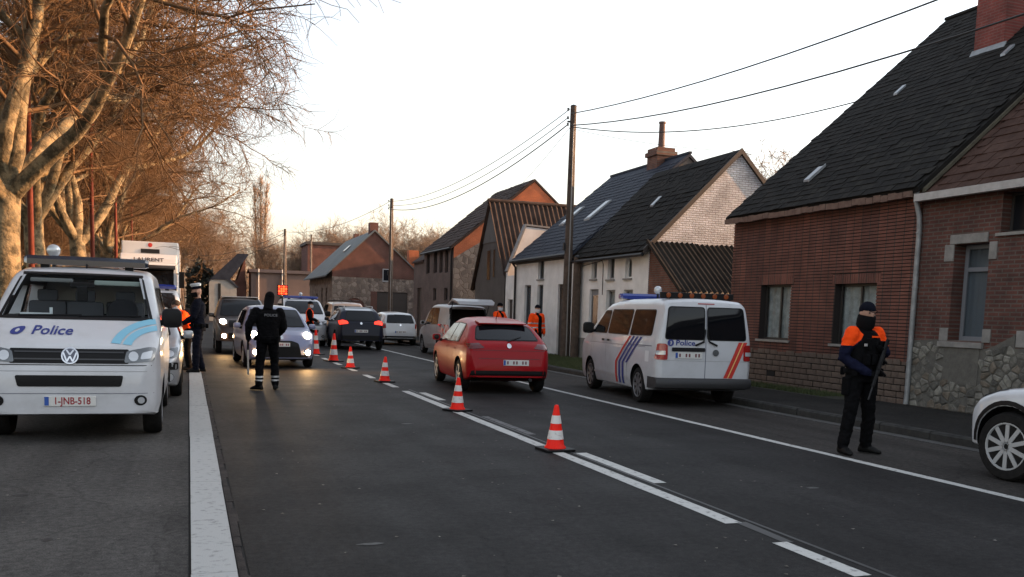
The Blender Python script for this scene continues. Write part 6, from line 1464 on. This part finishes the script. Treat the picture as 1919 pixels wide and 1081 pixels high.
        mb.loft([[a0+fd*y+sw*w_*math.cos(q)+Vector((0, 0, max(0.0, h*.5+h*.5*math.sin(q)))) for q in (2*math.pi*i/14 for i in range(14))] for y, w_, h in ((-.085, .022, .06), (-.07, .038, .10), (0, .044, .13), (.07, .046, .095), (.13, .048, .065), (.175, .036, .045), (.19, .02, .03))])
        seg.append((a0+fd*-.05+Vector((0, 0, .045)), a0+fd*.16+Vector((0, 0, .03)), .05, 'shoe'))
    me = voxel(mb, vs)
    from mathutils import noise as _ns
    nrm = [v_.normal.copy() for v_ in me.vertices]; newc = []; cl = [J['wrL'], J['wrR'], J['wrL']*1.35-J['elL']*.35, J['wrR']*1.35-J['elR']*.35]
    for k2, vtx in enumerate(me.vertices):      # creases in the cloth
        c = vtx.co.copy()
        if c.z < N0.z-.03 and (c-hd_).length > .16 and c.z > .12:
            f_ = _ns.noise(Vector((c.x*9, c.y*9, c.z*17)))*.55+_ns.noise(Vector((c.x*20+5, c.y*20, c.z*34)))*.45
            if min((c-cl[0]).length, (c-cl[1]).length) > .05 and min((c-cl[2]).length, (c-cl[3]).length) > .12: c = c+nrm[k2]*f_*.016
        newc.extend(c)
    me.vertices.foreach_set('co', newc); me.update()
    ms = [mats['jacket'], mats['trousers'], mats.get('skin', SKIN), mats.get('shoe', BOOT), mats.get('hand', SKIN), HIVIS, REFL, mats.get('sleeve', mats['jacket'])]
    me.materials.clear()
    for m_ in ms: me.materials.append(m_)
    n = len(me.polygons); cen = np.empty(n*3, np.float32); me.polygons.foreach_get('center', cen); cen = cen.reshape(-1, 3)
    best = np.full(n, 1e9); lab = np.zeros(n, int); labs = ['torso', 'leg', 'head', 'shoe', 'hand', 'arm']
    for a, b, r_, l in seg:
        a = np.array(a); ab = np.array(b)-a; tt = np.clip(((cen-a) @ ab)/(ab @ ab+1e-9), 0, 1); dd = np.linalg.norm(cen-(a+tt[:, None]*ab), axis=1)-r_; m_ = dd < best; best[m_] = dd[m_]; lab[m_] = labs.index(l)
    idx = np.zeros(n, np.int32)
    idx[lab == 0] = 0; idx[(lab == 1)] = 1; idx[(lab == 0) & (cen[:, 2] < hem)] = 1; idx[(lab == 1) & (cen[:, 2] > hem)] = 0; idx[lab == 2] = 2; idx[lab == 3] = 3; idx[lab == 4] = 4; idx[lab == 5] = 7
    if paint_fn: idx = paint_fn(cen, lab, idx)
    me.polygons.foreach_set('material_index', idx.astype(np.int32)); smooth_mesh(me, 180)
    body = obj('body', me, None, t)
    def H_(x, y, z): return hd_+Mh @ Vector((x, y, z))
    return t, H_, Mh, hd_
def headgear(t, H_, Mh, hd_, kind, mat=NAVYC):
    def put(mb, name, m_, par=t, sm=50):
        mb.v = [tuple(H_(*p)) for p in mb.v]; return mb.build(name, m_, par, smooth=sm)
    if kind == 'kepi':
        b = put(MB().lathe([(.090, .045), (.094, .06), (.094, .098), (.09, .10)], n=22), 'cap', NAVYC)
        put(MB().lathe([(.092, .10), (.112, .135), (.112, .15), (.09, .165), (.01, .168)], n=22), 'cap_top', WHITECAP, b)
        put(MB().add([(.07*math.cos(a)*1.1, .05+.055*math.sin(a)+.02, .05-.02*math.sin(a)) for a in (math.pi*k/10 for k in range(11))]+[(.07*math.cos(a)*1.1, .055, .052) for a in (math.pi*k/10 for k in range(11))], [(k, k+1, 12+k, 11+k) for k in range(10)]), 'visor', BLACKC, b)
    elif kind in ('cap', 'beanie'):
        o = MB().ball((0, -.004, .035), .098, 14, (.88, 1.06, 1.0)); o.v = [(x, y, max(z, .03 if y > 0 else .0)) for x, y, z in o.v]
        b = put(o, 'cap', mat)
        if kind == 'cap': put(MB().loft([[(.065*math.cos(a), .07+.06*f*math.sin(a)+.01, .04+dz-.018*f*math.sin(a)) for a in (math.pi*k/9 for k in range(10))] for f, dz in ((1, 0), (1, .008))], False), 'visor', mat, b)
    elif kind == 'hair':
        o = MB().ball((0, -.012, .022), .104, 14, (.86, 1.02, 1.05)); o.v = [(x, y, max(z, .045) if y > .02 else max(z, -.04)) for x, y, z in o.v]; put(o, 'hair', HAIR)
def mask(t, H_, m_):
    mb = MB(); rows = []
    for j in range(7):
        z = -.115+.10*j/6; rr = 1.06-.10*abs(j-4)/4
        rows.append([(math.sin(a)*.083*rr, math.cos(a)*.105*rr+.012*(1-abs(a)/1.6)+.004, z) for a in (R(-95+190*i/14) for i in range(15))])
    mb.add([p for r_ in rows for p in r_], [(j*15+i, j*15+i+1, (j+1)*15+i+1, (j+1)*15+i) for j in range(6) for i in range(14)])
    mb.v = [tuple(H_(*p)) for p in mb.v]; mb.build('face_mask', m_, t, smooth=180)
def eyes(t, H_):
    for sg in (-1, 1):
        mb = MB().ball((sg*.031, .088, .012), .0125, 8, (1.3, .6, .8)); mb.v = [tuple(H_(*p)) for p in mb.v]; mb.build('eye', M('eye_dark', (.02, .015, .012), .3), t, smooth=180)
def belt(t, z=.98, r_=(.205, .155), mat=BLACKC, holster=True):
    b = MB().lathe([(1, z-.025), (1.02, z-.02), (1.02, z+.02), (1, z+.025)], n=26); b.v = [(x*r_[0], y*r_[1], zz) for x, y, zz in b.v]; o = b.build('belt', mat, t)
    for a in (30, 150, 215, 265, 310):
        c, q = math.cos(R(a)), math.sin(R(a)); MB().cbox((c*r_[0]*1.06, q*r_[1]*1.08, z-.01), (.07, .05, .09), Matrix.Rotation(R(a+90), 3, 'Z')).build('pouch', mat, o, bevel=.012)
    if holster:
        for sg in (-1, 1): MB().cbox((sg*.215, -.01, .80), (.06, .11, .22)).build('holster', mat, o, bevel=.02); MB().cbox((sg*.19, 0, .90), (.02, .06, .16)).build('holster_strap', mat, o)
NV = dict(jacket=NAVYC, trousers=NAVYC); BK = dict(jacket=BLACKC, trousers=BLACKC)
# armed officer on the right, facing the camera
def pf_arm(c, lab, idx):
    x, y, z = c[:, 0], c[:, 1], c[:, 2]; ax = np.abs(x)
    sh = (((lab == 5) | (lab == 0)) & (z > 1.275+.9*np.maximum(0, .235-ax)) & (ax > .125)); idx[sh & (z < 1.52)] = 5
    idx[(lab == 0) & (y > .07) & (z > 1.365) & (z < 1.40) & (ax < .06)] = 5
    return idx
t, H_, Mh, hd_ = person('armed officer in dark uniform with orange shoulders and black face scarf, facing the camera', (7.80, 9.08, .004), math.pi+.12, 1.86,
    dict(shL=(-.20, .01, 1.425), elL=(-.335, .02, 1.18), wrL=(-.13, .20, 1.22), hdL=(.9, .25, .15), plL=(0, -.4, 1), shR=(.20, .01, 1.425), elR=(.285, -.02, 1.13), wrR=(.14, .20, .98), hdR=(-.8, .35, -.25), plR=(-.2, -.6, -.3),
         hiL=(-.10, 0, .90), knL=(-.13, .03, .49), anL=(-.15, .0, .085), hiR=(.10, 0, .90), knR=(.17, .03, .49), anR=(.20, -.02, .085), toeL=-.45, toeR=.25, face=(.15, 1, 0)), dict(jacket=BLACKC, trousers=BLACKC, sleeve=NAVYL, hand=BLACKC), pf_arm, 1.22, .0105, .80)
headgear(t, H_, Mh, hd_, 'cap', NAVYC); eyes(t, H_); belt(t, .98, (.225, .175))
mb = MB().loft([[(math.sin(a)*r_, math.cos(a)*r_*1.15+.012, z) for a in (2*math.pi*i/16 for i in range(16))] for z, r_ in ((-.20, .075), (-.15, .098), (-.09, .10), (-.04, .095), (-.025, .088))], False); mb.v = [tuple(H_(*p)) for p in mb.v]; mb.build('face_scarf', MASKB, t, smooth=180)
vst = MB().loft([[(math.cos(a)*rx, math.sin(a)*ry+.005, z) for a in (2*math.pi*i/24 for i in range(24))] for z, rx, ry in ((1.02, .222, .172), (1.12, .222, .178), (1.28, .218, .182), (1.36, .19, .168), (1.43, .13, .13))], False).build('vest', BLACKC, t, smooth=50)
for x, z, d in ((-.10, 1.12, (.09, .05, .13)), (.02, 1.12, (.09, .05, .13)), (.13, 1.12, (.08, .05, .12)), (-.10, 1.29, (.08, .04, .10)), (.11, 1.30, (.05, .05, .13))): MB().cbox((x, .185, z), d).build('vest_pouch', BLACKC, vst, bevel=.012)
MB().box(-.05, .05, .165, .178, 1.375, 1.395).build('vest_tab', HIVIS, vst); MB().cbox((.16, .185, 1.29), (.03, .02, .03)).build('vest_badge', REFL, vst)
MB().lathe([(.03, 0), (.032, .01), (.03, .02)], n=12).build('wrist_watch', REFL, t).location = (-.17, .175, 1.21)
rf = thing('carbine', 'short black carbine slung across the armed officer\'s chest', 'gun', (7.80, 9.08, .004), math.pi+.12); rf.scale = (1.045,)*3
A_ = Vector((-.10, .245, 1.30)); B_ = Vector((.17, .26, .60)); dr = (B_-A_).normalized()
MB().tube([A_+dr*.12, A_+dr*.36], .026, 8).build('receiver', BLACKPL, rf); MB().tube([A_+dr*.36, A_+dr*.52], .021, 8).build('handguard', BLACKPL, rf); MB().tube([A_+dr*.50, A_+dr*.68], .010, 8).build('barrel', DARKMETAL, rf)
MB().tube([A_-dr*.06, A_+dr*.13], [(.016, .03), (.018, .024)], 8).build('stock', BLACKPL, rf); MB().tube([A_+dr*.30, A_+dr*.34+Vector((-.13, 0, -.04))], .017, 6).build('magazine', BLACKPL, rf); MB().tube([A_+dr*.17, A_+dr*.2+Vector((-.09, 0, -.03))], .015, 6).build('grip', BLACKPL, rf); MB().tube([A_+dr*.2+Vector((.03, .02, .02)), A_+dr*.32+Vector((.03, .02, .02))], .014, 6).build('sight', BLACKPL, rf)
# officer in the road, back to the camera
def pf_legs(c, lab, idx):
    z = c[:, 2]; lg = (lab == 1) | (lab == 3); idx[lg & (((z > .225) & (z < .255)) | ((z > .165) & (z < .195)))] = 6; return idx
t, H_, Mh, hd_ = person('officer in black uniform standing in the road, back to the camera', (1.42, 17.9, .004), .10, 1.86,
    dict(shL=(-.21, 0, 1.42), elL=(-.345, -.02, 1.16), wrL=(-.33, .10, .93), shR=(.21, 0, 1.42), elR=(.285, .02, 1.14), wrR=(.24, .20, 1.02), knL=(-.14, .02, .49), anL=(-.17, -.06, .085), knR=(.13, .07, .50), anR=(.13, -.02, .085), toeL=-.75, toeR=.3, head=(.03, .03, 1.66)), BK, pf_legs, 1.26, .011, .80)
headgear(t, H_, Mh, hd_, 'beanie', BLACKC); belt(t, .95, (.225, .175), BLACKC, False); eyes(t, H_); mask(t, H_, MASKB)
mb = MB().loft([[(math.sin(a)*r_, math.cos(a)*r_*1.12, z) for a in (2*math.pi*i/16 for i in range(16))] for z, r_ in ((-.21, .09), (-.15, .083), (-.09, .083), (-.05, .085), (-.02, .088), (.01, .09))], False); mb.v = [tuple(H_(*p)) for p in mb.v]; mb.build('neck_gaiter', MASKB, t, smooth=180)
flat_text('POLICE', .065, M('letter_grey', (.16, .16, .17), .6), t, (.02, -.172, 1.36), (1, 0, 0), (0, .08, .99), 1.1, 'back_lettering', .001)
bt = thing('signal_baton', 'slim pale signalling baton hanging from the road officer\'s left hand', 'baton', (1.42, 17.9, .004), .10); bt.scale = (1.045,)*3
MB().tube([(-.335, .12, .90), (-.335, .12, .72)], .02, 10).build('handle', BLACKPL, bt); MB().tube([(-.335, .12, .72), (-.33, .115, .27)], .017, 10).build('tube', M('baton_pale', (.55, .50, .44), .4), bt)
# officer with white cap at the strip, facing left
t, H_, Mh, hd_ = person('officer in navy uniform and white-topped cap standing on the painted strip', (.20, 22.3, .02), R(84), 2.0,
    dict(shL=(-.205, .0, 1.42), elL=(-.25, .06, 1.14), wrL=(-.16, .24, 1.02), shR=(.205, 0, 1.42), elR=(.26, -.06, 1.14), wrR=(.25, .06, .90), knL=(-.10, .03, .50), anL=(-.11, .04, .085), anR=(.12, -.06, .085)), NV, None, 1.22, .012, .80)
headgear(t, H_, Mh, hd_, 'kepi'); eyes(t, H_); mask(t, H_, MASKB); belt(t, .97, (.22, .17), BLACKC, False)
# officer in orange vest leaning to the parked van window
def pf_vest(c, lab, idx): idx[((lab == 0) | ((lab == 5) & (c[:, 2] > 1.22))) & (c[:, 2] > .92)] = 5; return idx
t, H_, Mh, hd_ = person('officer in orange vest leaning towards the parked vehicles behind the wing mirror', (-.02, 23.3, .004), R(95), 1.74,
    dict(pelvis=(0, -.06, .94), chest=(0, .10, 1.31), neck=(0, .19, 1.44), head=(0, .27, 1.58), shL=(-.195, .12, 1.38), elL=(-.25, .26, 1.17), wrL=(-.17, .44, 1.15), shR=(.195, .12, 1.38), elR=(.25, .24, 1.15), wrR=(.2, .40, 1.02)), BK, pf_vest, 1.2, .013, .85)
headgear(t, H_, Mh, hd_, 'hair'); eyes(t, H_); mask(t, H_, MASKW)
# officer in orange vest beyond the silver car
def pf_vest2(c, lab, idx): idx[((lab == 0) & (c[:, 0] > -.12) & (c[:, 2] > .92))] = 5; return idx
t, H_, Mh, hd_ = person('far officer in orange vest and white face mask beside the last cones', (4.50, 36.6, .004), R(-100), 1.84,
    dict(elL=(-.26, .05, 1.14), wrL=(-.15, .25, 1.05), elR=(.26, .05, 1.14), wrR=(.15, .25, 1.05)), BK, pf_vest2, 1.2, .014, .85)
headgear(t, H_, Mh, hd_, 'cap', BLACKC); eyes(t, H_); mask(t, H_, MASKW)
# two people in orange jackets on the verge
def pf_jac(c, lab, idx):
    x, y, z = c[:, 0], c[:, 1], c[:, 2]; j = ((lab == 0) | (lab == 5)) & (z > .80); idx[j] = 5
    idx[(lab == 0) & (np.abs(x) < .075) & (y > .02) & (z > .80)] = 0
    idx[j & (idx == 5) & (((z > 1.02) & (z < 1.06)) | ((z > 1.16) & (z < 1.20)))] = 6; return idx
J1 = dict(elL=(-.27, -.02, 1.13), wrL=(-.27, .06, .88), elR=(.28, -.02, 1.13), wrR=(.27, .05, .88))
t, H_, Mh, hd_ = person('person in open orange hi-vis jacket and white mask standing beside the utility pole', (10.86, 28.2, .115), math.pi+.35, 1.80, J1, dict(jacket=BLACKC, trousers=BLACKC), pf_jac, 1.5, .012, .78)
headgear(t, H_, Mh, hd_, 'beanie', NAVYC); eyes(t, H_); mask(t, H_, MASKW)
t, H_, Mh, hd_ = person('person in orange jacket and black hood seen over the red car roof', (10.12, 29.9, .115), math.pi+.6, 1.84, dict(elL=(-.28, .1, 1.16), wrL=(-.15, .28, 1.1), elR=(.28, .1, 1.16), wrR=(.15, .28, 1.1)), dict(jacket=BLACKC, trousers=BLACKC), pf_jac, 1.3, .013, .78)
headgear(t, H_, Mh, hd_, 'beanie', BLACKC); eyes(t, H_); mask(t, H_, MASKW)
# ------------------------------------------------------------ houses further back on the same side (they shade the near road)
RH = thing('brick_house', 'brick row house carrying the street on behind the camera', 'house', (17, -12, 0))
MB().box(XW, 24.8, -26, 1.4, 0, 3.95).build('wall', BRICK_A, RH, world=True); gable_roof(RH, XW, 18.8, 24.8, 3.98, 9.2, -26, 1.4, TILE_A, .02, .15)
for o in list(bpy.data.objects):
    if '_loc' in o: del o['_loc']
